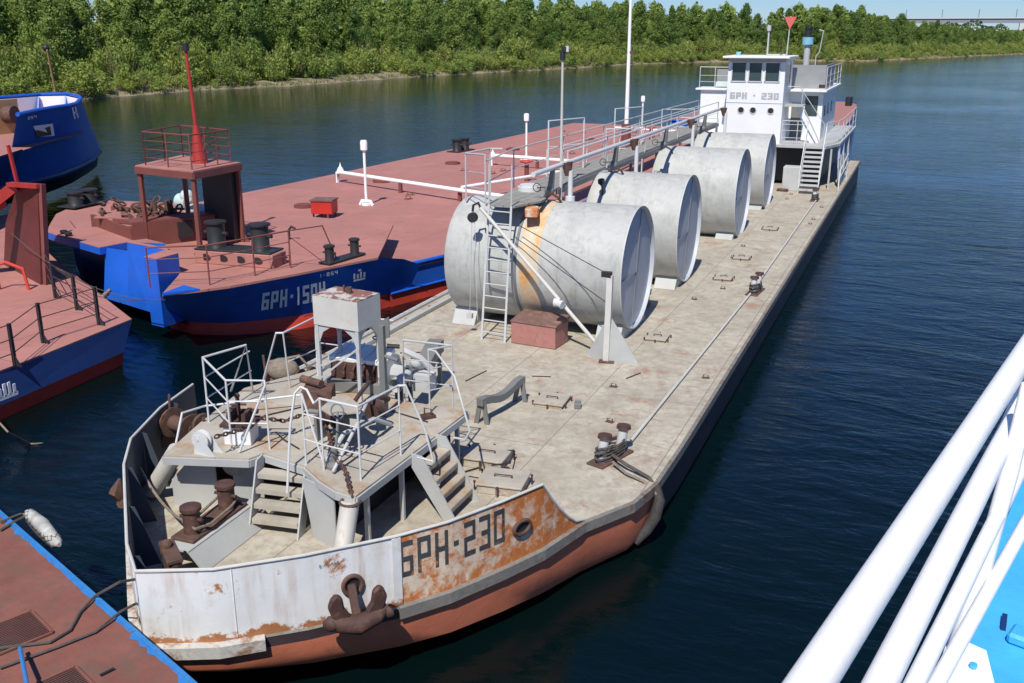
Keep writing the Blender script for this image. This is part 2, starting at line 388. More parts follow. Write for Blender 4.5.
for p, n in along(bank, 3.6, 60, 480):
    if 128 < p.y < 172: p = p+n*3.0
    s = rnd.uniform(.7, 1.15)*(1.0 if p.y < 330 else .8)
    plant(protoS, p+n*rnd.uniform(1.4, 3.4)+V(0,0,.4), s*rnd.uniform(.9,1.3), s*rnd.uniform(.7,1.15), label='yellow-green willow bush leaning over the far waterline', group='willow bushes along the far waterline')
for p, n in along(bank, 3.4, 58, 480):
    s = rnd.uniform(1.1, 1.75)*(1.0 if p.y < 330 else .8)
    plant(protoS, p+n*rnd.uniform(4.2, 6.8)+V(0,0,.7), s*rnd.uniform(.75,.95), s*rnd.uniform(1.0,1.5), label='taller pale green willow behind the waterline bushes', group='tall willows behind the waterline bushes')
def hfac(y): return 1.08 if y < 200 else (1.08-(y-200)/130*.08 if y < 330 else max(.55, 1.0-(y-330)/330))
rows_ = ((8.5, 4.5, .85, 1.12, 'green poplar in the front row of the far bank wood', 'front row poplars of the far bank'),
         (12.5, 4.8, 1.05, 1.38, 'green poplar in the second row of the far bank wood', 'second row poplars of the far bank'),
         (17.5, 5.4, 1.22, 1.62, 'tall poplar of the rear row topping the far bank wood', 'rear row poplars of the far bank'))
for off, step, h0, h1, lb_t, gr_t in rows_:
    for p, n in along(bank, step, 56, 520):
        s = rnd.uniform(h0, h1)*hfac(p.y)
        plant(protoT, p+n*(off+rnd.uniform(-1.6,1.6))+V(0,0,1.0)+V(rnd.uniform(-1.5,1.5), rnd.uniform(-1.5,1.5), 0), max(.8, s)*rnd.uniform(.95,1.25), s, label=lb_t, group=gr_t)
# the wood behind reads as one mass
wb = MB()
src = [(crown_mesh(10, 5, 900, .62, 200+i)) for i in range(4)]
for off, step in ((21, 5.5), (27, 6), (34, 7)):
    for p, n in along(bank, step, 56, 700):
        mb_ = rnd.choice(src); s = rnd.uniform(1.3, 1.62)*hfac(p.y); a = rnd.uniform(0, 2*PI); ca, sa = math.cos(a), math.sin(a)
        q = p+n*(off+rnd.uniform(-2,2))+V(0,0,1)
        wb.add([V(v.x*ca-v.y*sa, v.x*sa+v.y*ca, v.z)*s+q for v in mb_.v], mb_.f)
tag(wb.build('forest', M['leaf']), 'dense green wood behind the first rows of bank trees', 'forest', kind='stuff')
# distant wood on the far shore
fb = MB()
for k in range(5200):
    x = rnd.uniform(-60, 420); y = lerp(1345, 1280, (x+60)/480)+rnd.uniform(0, 60); hh = 14+5*math.sin(x*.05)+3*math.sin(x*.21)
    p = V(x, y, 2+hh*rnd.random()**.7); q = rnd.uniform(2, 4.5)
    a = V(rnd.gauss(0,1), rnd.gauss(0,1), rnd.gauss(0,1)).normalized(); b = a.cross(V(rnd.random(), rnd.random(), rnd.random())).normalized()
    fb.add([p-a*q*.5, p-b*q*.4, p+a*q*.5, p+b*q*.4], [(0,1,2,3)])
tag(fb.build('distant_forest', M['leafar']), 'pale distant wood on the shore under the bridge', 'forest', kind='stuff')
# reeds and dry grass at the waterline
gb = MB()
for p, n in along(bank, .12, 60, 480):
    for k in range(3):
        q = p+n*rnd.uniform(.2, 5.5)+V(rnd.uniform(-.3,.3), rnd.uniform(-.3,.3), .1); hh = rnd.uniform(.25, .8); a = rnd.uniform(0, PI); dx = V(math.cos(a)*.12, math.sin(a)*.12, 0)
        gb.add([q-dx, q+dx, q+dx*.3+V(rnd.uniform(-.2,.2), rnd.uniform(-.2,.2), hh), ], [(0,1,2)])
M['grass'] = paint('bank_grass', (.17,.16,.06), .9, .4, .3, dirt=(.45,.6), dirtc=(.16,.11,.07))
tag(gb.build('bank_grass', M['grass']), 'dry grass and weeds growing along the far waterline', 'grass', kind='stuff')

# bridge far downstream
M['concrete'] = paint('pale_concrete', (.55,.56,.58), .8, .05)
M['bridgeside'] = paint('bridge_girder', (.22,.25,.30), .8, .05)
bt = thing('bridge', 'long pale road bridge crossing the river far away', 'bridge', (40,1965,0))
b = MB(); b.box((240,2010,33.2), (700,14,1.6), R(4)); b.build('road_deck', M['concrete'], bt)
b = MB(); b.box((240,2010,28.4), (700,10,7.6), R(4)); b.build('girder', M['bridgeside'], bt)
for x in (130, 240, 350, 460): b = MB(); b.box((x, 2002+(x-130)*.07, 12), (7,10,25), R(4)); b.build('pier', M['concrete'], bt)
for x in (-60, 0, 60, 120, 180):
    b = MB(); b.tube([(x,1992+(x+60)*.07,34),(x,1992+(x+60)*.07,48)], .8, 5); b.build('lamp_post', M['bridgeside'], bt)

# ---------------------------------------------------------------- lettering
SEG = {'Б': 'ABDEGLm', 'Р': 'ABFGM', 'Н': 'LRM', '-': 'H', '2': 'ARfMlE', '3': 'ARME', '0': 'ARLE', '1': 'i', '5': 'ABmrE', '4': 'bMR'}
def strokes(ch, t):
    "rectangles (u0,v0,u1,v1) in a cell 0..1 x 0..1"
    h = t*.55
    S = {'Б': [(0,0,t,1),(t,1-h,1,1),(t,.5-h/2,1,.5+h/2),(t,0,1,h),(1-t,h,1,.5-h/2)],
         'Р': [(0,0,t,1),(t,1-h,1,1),(t,.45-h/2,1,.45+h/2),(1-t,.45+h/2,1,1-h)],
         'Н': [(0,0,t,1),(1-t,0,1,1),(t,.5-h/2,1-t,.5+h/2)],
         'К': [(0,0,t,1),(t,.5-h/2,.6,.5+h/2),(.6,.55,.9,1),(.6,0,.9,.45)],
         '-': [(.2,.45,.8,.45+h)],
         '2': [(0,1-h,1,1),(1-t,.5+h/2,1,1-h),(0,.5-h/2,1,.5+h/2),(0,h,t,.5-h/2),(0,0,1,h)],
         '3': [(0,1-h,1,1),(1-t,.5+h/2,1,1-h),(.2,.5-h/2,1,.5+h/2),(1-t,h,1,.5-h/2),(0,0,1,h)],
         '0': [(0,1-h,1,1),(0,h,t,1-h),(1-t,h,1,1-h),(0,0,1,h)],
         '1': [(.5-t/2,0,.5+t/2,1),(.2,.8,.5-t/2,.8+h)],
         '5': [(0,1-h,1,1),(0,.5+h/2,t,1-h),(0,.5-h/2,1,.5+h/2),(1-t,h,1,.5-h/2),(0,0,1,h)],
         '4': [(0,.45,t,1),(t,.45,1-t,.45+h),(1-t,0,1,1)],
         ' ': []}
    return S[ch]
def lettering(mb, text, fn, cw, ch, gap, t=.28, u0=0.0, v0=0.0):
    "fn(u, v) gives the point on the surface, u along it, v up"
    u = u0
    for c in text:
        wdt = cw*(.7 if c in '-1 ' else 1)
        for a, b_, c2, d in strokes(c, t):
            k = 3
            for i in range(k):
                x0 = u+wdt*lerp(a, c2, i/k); x1 = u+wdt*lerp(a, c2, (i+1)/k)
                mb.add([fn(x0, v0+b_*ch), fn(x1, v0+b_*ch), fn(x1, v0+d*ch), fn(x0, v0+d*ch)], [(0,1,2,3)])
        u += wdt+gap
    return u

def railing(name, pts, h, parent, mat, mids=(.5,), r=.022, posts=None, rp=None):
    "posts at every base point, a top rail and mid rails"
    mb = MB(); pts = [Vector(p) for p in pts]
    mb.tube([p+V(0,0,h) for p in pts], r, 8)
    for f in mids: mb.tube([p+V(0,0,h*f) for p in pts], r*.6, 6)
    for i, p in enumerate(pts):
        if posts is None or i in posts: mb.tube([p, p+V(0,0,h)], rp or r, 8)
    return mb.build(name, mat, parent)

# ================================================================ BARGE 230
barge = thing('cargo_barge', 'long beige-decked barge with grey tanks, white wheelhouse and rusty numbered bow', 'barge', (-7.75, 30, 0))
DK = 1.0
BW = [(-11.62,13.0),(-11.35,11.86),(-10.85,10.65),(-10.25,9.87),(-9.6,9.2),(-8.5,8.07),(-7.95,7.62),(-7.15,8.0),(-6.35,8.68),(-5.55,9.52),(-5.12,10.1),(-4.7,10.9),(-4.38,11.6),(-4.1,12.6)]
DE = [(-12.07,60),(-12.07,16),(-12.0,14.2)]+BW+[(-3.6,13.5),(-3.45,14.3),(-3.42,16),(-3.42,60)]
WLn = [(-12.07,60),(-12.0,16.5),(-11.7,14.9),(-11.3,13.6),(-11.0,12.5),(-10.5,11.4),(-10.0,10.75),(-9.4,10.1),(-8.6,9.1),(-8.05,8.76),(-7.4,8.98),(-6.6,9.45),(-5.85,10.25),(-5.42,10.8),(-4.98,11.5),(-4.66,12.05),(-4.3,13.0),(-3.95,13.9),(-3.72,14.9),(-3.5,16.6),(-3.42,60)]
d = MB(); d.prism(DE, DK-.04, DK); d.build('deck', M['deck'], barge)
hull = MB()
def ring(z, t, inset=0):
    out = []
    for a, b in zip(DE, WLn):
        k = 0
        if inset: k = inset*(1-min(1, max(0, (abs(a[0]+7.75)-.4)/3.0)))
        out.append(V(lerp(a[0], b[0], t*(1-.5*(inset > 0 and k == 0))), lerp(a[1], b[1], t*(1-.5*(inset > 0 and k == 0))), z+k))
    return out
hull.loft([ring(DK-.045, 0), ring(.82, .0)], smooth=False); hull.build('topside', M['hulldark'], barge)
fore = MB(); idx = list(range(2, len(DE)-2))
rr = [ring(.82,.0), ring(.62,.02), ring(.22,.12,.30), ring(.08,.50,.22), ring(0,.95), ring(-.5,1.35)]
fore.loft([[r[i] for i in idx] for r in rr], smooth=True); fore.build('bow_plating', M['redlead'], barge)
aft = MB(); aft.loft([[r[i] for i in (0,1,2)] for r in rr]); aft.loft([[r[i] for i in (len(DE)-3, len(DE)-2, len(DE)-1)] for r in rr]); aft.loft([[ring(z,0)[-1] for z in (DK-.04,-.5)], [ring(z,0)[0] for z in (DK-.04,-.5)]])
aft.build('hull_side', M['hulldark'], barge)
# rubbing strake round the bow, in two lengths with a gap at the anchor
def band(poly, z0, z1, out, mat, name):
    mb = MB(); o1 = offset_poly(poly, out); n = len(poly)
    rows = [[V(x, y, z0) for x, y in poly], [V(x, y, z0+.01) for x, y in o1], [V(x, y, z1) for x, y in o1], [V(x, y, z1+.012) for x, y in poly]]
    mb.loft(rows); 
    for k in (0, n-1): mb.add([r[k] for r in rows], [(0,1,2,3)])
    return mb.build(name, mat, barge)
fine = [(p.x, p.y) for p in resample([V(x, y, 0) for x, y in DE], .35)]
iA = min(range(len(fine)), key=lambda i: math.hypot(fine[i][0]+6.55, fine[i][1]-8.5)); iB = min(range(len(fine)), key=lambda i: math.hypot(fine[i][0]+5.6, fine[i][1]-9.45))
band(fine[:iA+1], DK-.17, DK, .10, M['strake'], 'rubbing_strake'); band(fine[iB:], DK-.17, DK, .065, M['straked'], 'rubbing_strake')
# edge bar on the left side
e = MB(); e.box((-11.95,38,DK+.03), (.05,44,.06)); e.bar((-11.55,15,DK+.06),(-11.55,40,DK+.06),.12,.09); e.build('deck_edge_bar', M['grey'], barge)
# bulwark
bwf = resample([V(x, y, 0) for x, y in BW], .18)
def bwh(p):
    if p.x > -6 and p.y > 11.6: 
        t = min(1, (p.y-11.6)/1.0); return max(.03, (1-t)**1.5)
    return 1.0
def bwpart(sel, mat, name, off=0, z0=DK, inner=False):
    pts = [p for i, p in enumerate(bwf) if sel(i)]
    fl = offset_poly([(p.x, p.y) for p in pts], off)
    mb = MB(); rows = []
    for k in range(5):
        f = k/4; rows.append([V(q[0], q[1], z0+bwh(p)*f) for p, q in zip(pts, fl)])
    mb.loft(rows, smooth=True); return mb.build(name, mat, barge)
iS = min(range(len(bwf)), key=lambda i: (bwf[i]-V(-5.57,9.5,0)).length)
bwpart(lambda i: i <= iS, M['bulw'], 'bulwark'); rp_ = bwpart(lambda i: i >= iS, M['bulr'], 'bulwark_plate')
tag(rp_, 'rust-streaked bulwark plate carrying the number')
bwpart(lambda i: True, M['bulin_shade'], 'bulwark_lining', -.03)
cap = MB(); cap.tube([V(p.x, p.y, DK+bwh(p)) for p in bwf], .022, 8); cap.build('bulwark_rail', M['box'], barge)
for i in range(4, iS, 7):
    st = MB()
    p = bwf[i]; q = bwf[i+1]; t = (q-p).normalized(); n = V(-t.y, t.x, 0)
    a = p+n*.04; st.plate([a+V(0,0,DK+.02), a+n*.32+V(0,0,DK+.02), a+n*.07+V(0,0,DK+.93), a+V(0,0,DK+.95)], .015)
    st.build('bulwark_bracket', M['bulin_shade'], barge)
# arc-length map over the outside of the bulwark plate for the number
seg = [bwf[i] for i in range(iS, len(bwf))]; cum = [0]
for a, b in zip(seg, seg[1:]): cum.append(cum[-1]+(b-a).length)
def on_bulw(u, v):
    u = max(0, min(cum[-1]-.01, u)); i = max(k for k in range(len(cum)) if cum[k] <= u); i = min(i, len(seg)-2)
    t = (seg[i+1]-seg[i]).normalized(); p = seg[i]+t*(u-cum[i]); return V(p.x+t.y*.008, p.y-t.x*.008, DK+v)
lt = MB(); lettering(lt, 'БРН-230', on_bulw, .185, .50, .065, .25, .04, .40); lt.build('number', M['letterd'], barge)
for i in (9, 15, 21, 27, 33, 39):
    if i < iS-2:
        p = bwf[i]; t = (bwf[i+1]-bwf[i-1]).normalized(); n = V(t.y,-t.x,0); w_ = MB(); w_.tube([V(p.x,p.y,DK+.03)+n*.004, V(p.x,p.y,DK+.97)+n*.004], .008, 5); w_.build('weld_bead', M['bulw'], barge)
lt = MB()
def on_bulw2(u, v):
    i = iS-3; p = bwf[i]; t = (bwf[i+1]-bwf[i]).normalized(); q = p+t*(u-.4); return V(q.x+t.y*.02, q.y-t.x*.02, DK+v)
lettering(lt, '0-10-450', on_bulw2, .022, .035, .012, .3, 0, .80); lt.build('small_mark', M['letterd'], barge)
sm = MB(); p = seg[0]; t = (seg[1]-seg[0]).normalized(); sm.bar(p+V(t.y*.012,-t.x*.012,DK+.02), p+V(t.y*.012,-t.x*.012,DK+.98), .12, .01, up=(t.y,-t.x,0)); sm.build('butt_strap', M['bulw'], barge)
def oval(u, v, rw, rh, name, mat, tube=.03, dark=True, s=None, off=.02):
    c = on_bulw(u, v) if s is None else s[0]; t = s[1] if s else (on_bulw(u+.1, v)-c).normalized(); n = V(t.y, -t.x, 0)
    mb = MB(); mb.tube([c+n*off+t*rw*math.cos(2*PI*k/20)+V(0,0,rh*math.sin(2*PI*k/20)) for k in range(20)], tube, 8, closed=True); mb.build(name, mat, barge)
    if dark:
        mb = MB(); mb.add([c+n*.011+t*rw*math.cos(2*PI*k/20)+V(0,0,rh*math.sin(2*PI*k/20)) for k in range(20)], [tuple(range(20))]); mb.build('painted_opening', M['black'], barge)  # black disc painted for the dark inside of the hole
oval(1.98, .50, .15, .10, 'oval_fairlead', M['rust'])
iH = min(range(len(bwf)), key=lambda i: (bwf[i]-V(-6.0,9.05,0)).length); tH = (bwf[iH+1]-bwf[iH]).normalized()
oval(0, 0, .12, .13, 'hawse_ring', M['rust'], .03, True, (V(bwf[iH].x, bwf[iH].y, DK+.46), tH))
# anchor hanging in the hawse
an = thing('anchor', 'brown rusty stockless anchor hanging on the white bow bulwark', 'anchor', (-5.95, 8.95, 1.0))
tt = tH; nn = V(tt.y, -tt.x, 0); c = V(bwf[iH].x, bwf[iH].y, .25)+nn*.13-tt*.02
mb = MB(); mb.bar(c+V(0,0,1.24)-nn*.10, c+V(0,0,.92)+nn*.12, .11, .09, up=nn); mb.build('shank', M['rustd'], an, .02)
mb = MB(); mb.tube([c+nn*.16-tt*.38+V(0,0,.98), c+nn*.18-tt*.24+V(0,0,.90), c+nn*.20+V(0,0,.84), c+nn*.18+tt*.24+V(0,0,.90), c+nn*.16+tt*.38+V(0,0,.98)], [.05,.11,.13,.11,.05], 10); mb.build('crown_bar', M['rustd'], an)
for s in (-1, 1):
    mb = MB(); o1 = c+nn*.17
    prof = [(.10,.90),(.26,.88),(.33,1.02),(.37,1.16),(.33,1.27),(.27,1.33),(.19,1.27),(.17,1.12),(.10,1.0)]
    mb.plate([o1+tt*s*x+V(0,0,z)+nn*(.06*(z-.9)) for x, z in prof], .09); mb.build('fluke', M['rustd'], an, .025)
    mb = MB(); mb.ball(c+nn*.19+tt*s*.36+V(0,0,.92), .085, 10, (1.2,.6,1)); mb.build('crown_pad', M['rustd'], an)
# second anchor on the left bow
an2 = thing('anchor', 'rusty anchor hanging on the shaded left side of the bow', 'anchor', (-11.35, 10.9, 1))
c2 = V(-11.12, 10.95, 1.0); t2 = V(-.42,.9,0).normalized(); n2 = V(-.9,-.42,0)
mb = MB(); mb.bar(c2+V(0,0,.55), c2+n2*.1+V(0,0,-.1), .1, .1, up=n2); mb.build('shank', M['rust'], an2, .02)
mb = MB(); mb.tube([c2+n2*.15-t2*.4+V(0,0,-.1), c2+n2*.2+V(0,0,-.2), c2+n2*.15+t2*.4+V(0,0,-.1)], [.08,.14,.08], 8); mb.build('crown_bar', M['rust'], an2)
for s in (-1, 1):
    mb = MB(); mb.tube([c2+n2*.16+t2*s*.25+V(0,0,-.15), c2+n2*.22+t2*s*.36+V(0,0,.1), c2+n2*.14+t2*s*.38+V(0,0,.32)], [.09,.12,.02], 6); mb.build('fluke', M['rust'], an2)

# forecastle platform
PZ = 2.0
PP = [(-9.95,10.35),(-8.70,10.75),(-8.62,11.0),(-7.8,10.85),(-7.35,10.55),(-6.95,10.35),(-6.6,10.3),(-6.52,13.72),(-8.35,13.75),(-8.35,14.7),(-10.0,14.7),(-10.65,13.2),(-10.3,11.6)]
mb = MB(); mb.prism(PP, PZ-.03, PZ); mb.build('platform', M['plat'], barge)
mb = MB()
for a, b in zip(PP, PP[1:]+PP[:1]): mb.bar((a[0], a[1], PZ-.085), (b[0], b[1], PZ-.085), .05, .11)
mb.build('platform_edge', M['grey'], barge)
for x, y in ((-6.62,10.6),(-6.62,11.6),(-6.62,13.5),(-8.3,14.5),(-9.9,14.5),(-10.4,13.1),(-8.3,12.4),(-10.1,11.5),(-7.4,12.5),(-6.6,12.75)): mb = MB(); mb.bar((x,y,DK),(x,y,PZ-.12),.07,.05,up=(0,1,0)); mb.build('platform_post', M['grey'], barge)
# bulkhead plates below
bq = lambda t, z, o=0: V(lerp(-9.8,-8.75,t)-.33*o, lerp(10.75,11.1,t)+.94*o, z)
mb = MB(); mb.plate([bq(-.30,DK), bq(.34,DK), bq(.34,PZ-.13), bq(.05,PZ-.13), bq(-.30,1.45)], .02); mb.build('bulkhead', M['grey'], barge)
mb = MB(); mb.plate([bq(.58,DK), bq(1.0,DK), bq(1.0,PZ-.13), bq(.58,PZ-.13)], .02); mb.build('bulkhead', M['grey'], barge)
mb = MB(); mb.plate([bq(-.2,DK,.5), bq(1.1,DK,.5), bq(1.1,PZ-.13,.5), bq(-.2,PZ-.13,.5)], .02); mb.plate([bq(.34,DK,.02), bq(.34,DK,.5), bq(.34,PZ-.13,.5), bq(.34,PZ-.13,.02)], .015); mb.build('bulkhead_gap_shade', M['black'], barge)  # black backing added so the gap between the bulkhead plates looks dark
mb = MB(); cc = V(-9.12,10.94,1.72); t3 = V(.95,.31,0); mb.add([cc+V(.006,-.03,0)+t3*.19*math.cos(2*PI*k/20)+V(0,0,.15*math.sin(2*PI*k/20)) for k in range(20)], [tuple(range(20))]); mb.build('bulkhead_opening', M['plat'], barge)
mb = MB(); mb.plate([(-7.55,10.62,DK),(-7.05,10.45,DK),(-7.05,10.45,PZ-.1),(-7.75,10.7,PZ-.1)], .02); mb.plate([(-7.7,10.8,DK),(-7.7,11.9,DK),(-7.7,11.9,PZ-.13),(-7.7,10.8,PZ-.13)], .02); mb.build('bulkhead', M['grey'], barge)
mb = MB(); mb.plate([(-6.7,13.4,DK),(-8.4,13.4,DK),(-8.4,13.4,PZ-.13),(-6.7,13.4,PZ-.13)], .02); mb.plate([(-8.4,13.4,DK),(-10.3,13.4,DK),(-10.3,13.4,PZ-.13),(-8.4,13.4,PZ-.13)], .02); mb.plate([(-10.2,13.4,DK),(-9.85,11.0,DK),(-9.85,11.0,PZ-.13),(-10.2,13.4,PZ-.13)], .02); mb.plate([(-6.72,12.65,DK),(-6.72,13.4,DK),(-6.72,13.4,PZ-.13),(-6.72,12.65,PZ-.13)], .02); mb.plate([(-7.2,10.9,DK),(-7.2,13.4,DK),(-7.2,13.4,PZ-.13),(-7.2,10.9,PZ-.13)], .02); mb.build('platform_shade_wall', M['black'], barge)  # black plates added to close off and darken the space under the platform
# hawse pipes
mb = MB(); a = at(350,502,1.9); mb.tube([a, (a.x+.02,a.y-.25,1.35), (a.x+.1,a.y-.6,1.0)], .13, 14); mb.build('hawse_pipe', M['box'], barge)
mb = MB(); mb.tube([a+V(-.13*math.cos(x*PI/8),.13*math.sin(x*PI/8),0) for x in range(16)], .025, 6, closed=True); mb.build('pipe_rim', M['rust'], barge)
mb = MB(); mb.tube([(-10.0,10.7,1.93),(-10.65,10.75,1.1)], .14, 14); mb.build('hawse_pipe', M['box'], barge)
# stairs
def stairs(name, top, dirv, side, w, drop, run, n, parent, mat=M['grey'], treadm=M['plat'], base=None, stringer=.17):
    "top: centre of the top edge; dirv: horizontal way down; treads as sub-parts"
    top = Vector(top); dv = Vector(dirv).normalized(); sv = V(-dv.y, dv.x, 0); s = MB()
    for k in (-1, 1):
        a = top+sv*k*w/2; b = a+dv*run-V(0,0,drop)
        s.plate([a+V(0,0,.02), a-V(0,0,stringer)-dv*.02, b-dv*.10, b+dv*.13, a+dv*.18+V(0,0,.0)], .025)
    o = s.build(name, mat, parent)
    tr = MB()
    for i in range(1, n+1):
        f = i/(n+1); p = top+dv*(run*f+.03)-V(0,0,drop*f); tr.box(p, (.20, w-.05, .03), math.atan2(dv.y, dv.x)); 
        tr.box(p+dv*.10-V(0,0,.03), (.012, w-.05, .07), math.atan2(dv.y, dv.x))
    tr.build('tread', treadm, o); return o
stairs('stair', (-8.2,10.97,PZ), (.15,-1,0), 1, .78, 1.0, .45, 4, barge, M['grey'])
stairs('stair', (-6.55,12.2,PZ), (1,0,0), 1, .80, 1.0, .62, 4, barge, M['grey'])
# railings of the platform
T = 1.1
def rp(px, py): return at(px, py, PZ)
mb = MB()
A1 = rp(209,422); A2 = rp(232,449); A3 = rp(231,391); A3b = rp(253,393); A4 = V(-8.62,11.15,PZ)
top3 = at(246,345,PZ+T)
up = lambda p, h=T: p+V(0,0,h)
mb.tube([A3, top3, A3b], .02, 8); mb.tube([top3, up(A1), up(A2), up(A4), up(A4)+V(.03,-.03,-.06), V(-8.95,10.85,PZ+.02)], .019, 8)
mb.tube([A1, up(A1)], .016); mb.tube([A2, up(A2)], .016); mb.tube([A4, up(A4)], .016)
for f in (.38, .7): mb.tube([up(A3b, T*f), up(A1, T*f), up(A2, T*f)], .012, 6); mb.tube([up(A2, T*f), up(A4, T*f)], .012, 6)
mb.build('railing', M['railw'], barge)
mb = MB(); B1 = at(262,385,PZ); B2 = rp(290,388); B3 = rp(318,375); tp = at(276,333,PZ+T)
mb.tube([B1, tp, at(283,333,PZ+T), up(B3), V(-10.0,14.65,PZ+T), V(-8.4,14.65,PZ+T)], .018, 8); mb.tube([B2, at(283,333,PZ+T)], .015); mb.tube([B3, up(B3)], .015); mb.tube([(-10,14.65,PZ),(-10,14.65,PZ+T)], .015)
for f in (.45,): mb.tube([up(B2, T*f), up(B3, T*f), V(-10,14.65,PZ+T*f), V(-8.4,14.65,PZ+T*f)], .011, 6)
mb.build('railing', M['railw'], barge)
mb = MB(); C0 = V(-7.8,10.9,PZ); C1 = rp(324,470); C2 = rp(361,480); C3 = rp(401,455); 
mb.tube([V(-7.95,10.6,PZ-.35), V(-7.93,10.75,PZ+.6), V(-7.9,10.88,PZ+T), V(-7.84,10.95,PZ+T+.08), V(-7.74,10.95,PZ+T+.05), V(-7.6,10.9,PZ+T-.12), up(C1), up(C2), up(C3), up(C3)+V(.12,.0,.02), V(-6.3,11.78,PZ+.45), V(-6.18,11.8,PZ-.05), V(-6.45,11.8,PZ-.02)], .019, 8)
mb.tube([C0, up(C0)], .016); mb.tube([C1, up(C1)], .016); mb.tube([C2, up(C2)], .016); mb.tube([C3, up(C3)], .015)
for f in (.36, .72): mb.tube([up(C0, T*f), up(C1, T*f), up(C2, T*f), up(C3, T*f)], .011, 6)
mb.tube([up(C0), up(C1, .1)], .016, 6)
mb.build('railing', M['railw'], barge)
mb = MB(); D1 = rp(430,413); D2 = rp(453,408); D3 = V(-7.7,13.7,PZ)
mb.tube([V(-6.25,12.62,PZ), V(-6.05,12.62,PZ), V(-5.98,12.64,PZ+.15), V(-6.35,12.9,PZ+.9), up(D1)+V(.15,-.03,0), up(D1), up(D2), up(D3)], .018, 8)
mb.tube([D1, up(D1)], .015); mb.tube([D2, up(D2)], .016); mb.tube([D3, up(D3)], .016)
for f in (.36, .7): mb.tube([up(D1, T*f), up(D2, T*f), up(D3, T*f)], .011, 6)
mb.build('railing', M['rail'], barge)
mb = MB(); pts = [at(176,443,DK+.9), at(182,413,DK+1.3), at(205,406,PZ+.2), at(300,395,PZ+.25), at(335,398,PZ+.2)]; mb.tube(pts, .018, 6); mb.build('low_rail', M['railw'], barge)
# channel post
mb = MB(); b = rp(385,416); mb.bar(b, b+V(0,0,1.55), .10, .08, up=(0,1,0)); mb.plate([b+V(-.2,.05,1.5), b+V(.12,.05,1.7), b+V(.12,.05,1.35), b+V(-.05,.05,1.3)], .02); mb.tube([b+V(0,0,1.05), b+V(.28,0,1.0)], .03, 8); mb.build('channel_post', M['greyd'], barge)

# pipes, cables and cleats about the platform
mb = MB(); mb.tube([V(-7.5,10.95,PZ+.05), V(-7.45,11.4,PZ+.35), V(-7.3,12.0,PZ+.38), V(-7.35,12.6,PZ+.05)], .035, 8); mb.tube([V(-7.25,10.75,PZ+.04), V(-7.2,11.3,PZ+.5), V(-7.45,12.1,PZ+.62), V(-7.6,12.6,PZ+.5)], .025, 8); mb.build('control_pipe', M['rail'], barge)
mb = MB(); mb.tube([V(-7.36,10.95,PZ+.01), V(-7.3,11.0,PZ+.55), V(-7.38,11.15,PZ+.8)], .02, 6); mb.lathe(V(-7.36,10.97,PZ), [(.12,0),(.12,.05),(.05,.1),(.04,.3),(0,.32)], 12); mb.tube([V(-7.38+.11*math.cos(k*PI/6),11.15+.02*math.sin(k*PI/6),PZ+.8+.11*math.sin(k*PI/6)) for k in range(12)], .012, 5, closed=True); mb.build('brake_handle', M['greyd'], barge)
for k, (x, y, dx_, dy_) in enumerate(((-8.2,13.0,1.3,.1),(-9.5,12.2,.9,.5),(-8.9,11.7,.7,-.3),(-9.6,13.9,1.0,.2))):
    mb = MB(); mb.tube([V(x,y,PZ+.02), V(x+dx_*.4,y+dy_+.1,PZ+.02), V(x+dx_,y+dy_-.1,PZ+.02)], .012, 5); mb.build('deck_cable', M['black'], barge)
for k, (x, y) in enumerate(((-9.1,13.1),(-8.0,13.3),(-9.95,12.0),(-7.0,13.2))):
    mb = MB(); mb.box((x,y,PZ+.03), (.22,.16,.05), .3*k); mb.tube([V(x-.06,y,PZ+.05), V(x-.06,y,PZ+.16), V(x+.06,y,PZ+.16), V(x+.06,y,PZ+.05)], .015, 6); mb.build('cleat', M['rustd'], barge)
rn = random.Random(21)
for k in range(26):
    x = rn.choice((-11.7, -10.9, -4.9, -5.4, -3.75)); y = 15+k*1.55+rn.uniform(-.5,.5)
    mb = MB(); mb.tube([V(x-.05,y,DK), V(x-.05,y,DK+.07), V(x+.05,y,DK+.07), V(x+.05,y,DK)], .012, 5); mb.box((x,y,DK+.006), (.16,.10,.012), rn.uniform(-.4,.4)); mb.build('pad_eye', M['rust'], barge)
for k, (x, y, w_, l_, a_) in enumerate(((-9.4,17.6,.5,.02,.1),(-8.3,17.9,.8,.02,1.4),(-10.3,18.8,.6,.03,.5),(-5.2,19.2,.5,.02,1.2),(-7.0,18.4,.4,.02,.3))):
    mb = MB(); mb.box((x,y,DK+.012), (w_,l_,.02), a_); tag(mb.build('steel_rod', M['rustd']), ('thin rusty rod lying on deck left of the chest','rusty rod lying lengthwise in front of the red chest','rusty rod near the left deck edge ahead of the ladder','rusty rod lying right of the davit foot','short rusty rod behind the lone bracket')[k], 'rod', 'rusty rods lying on the deck')
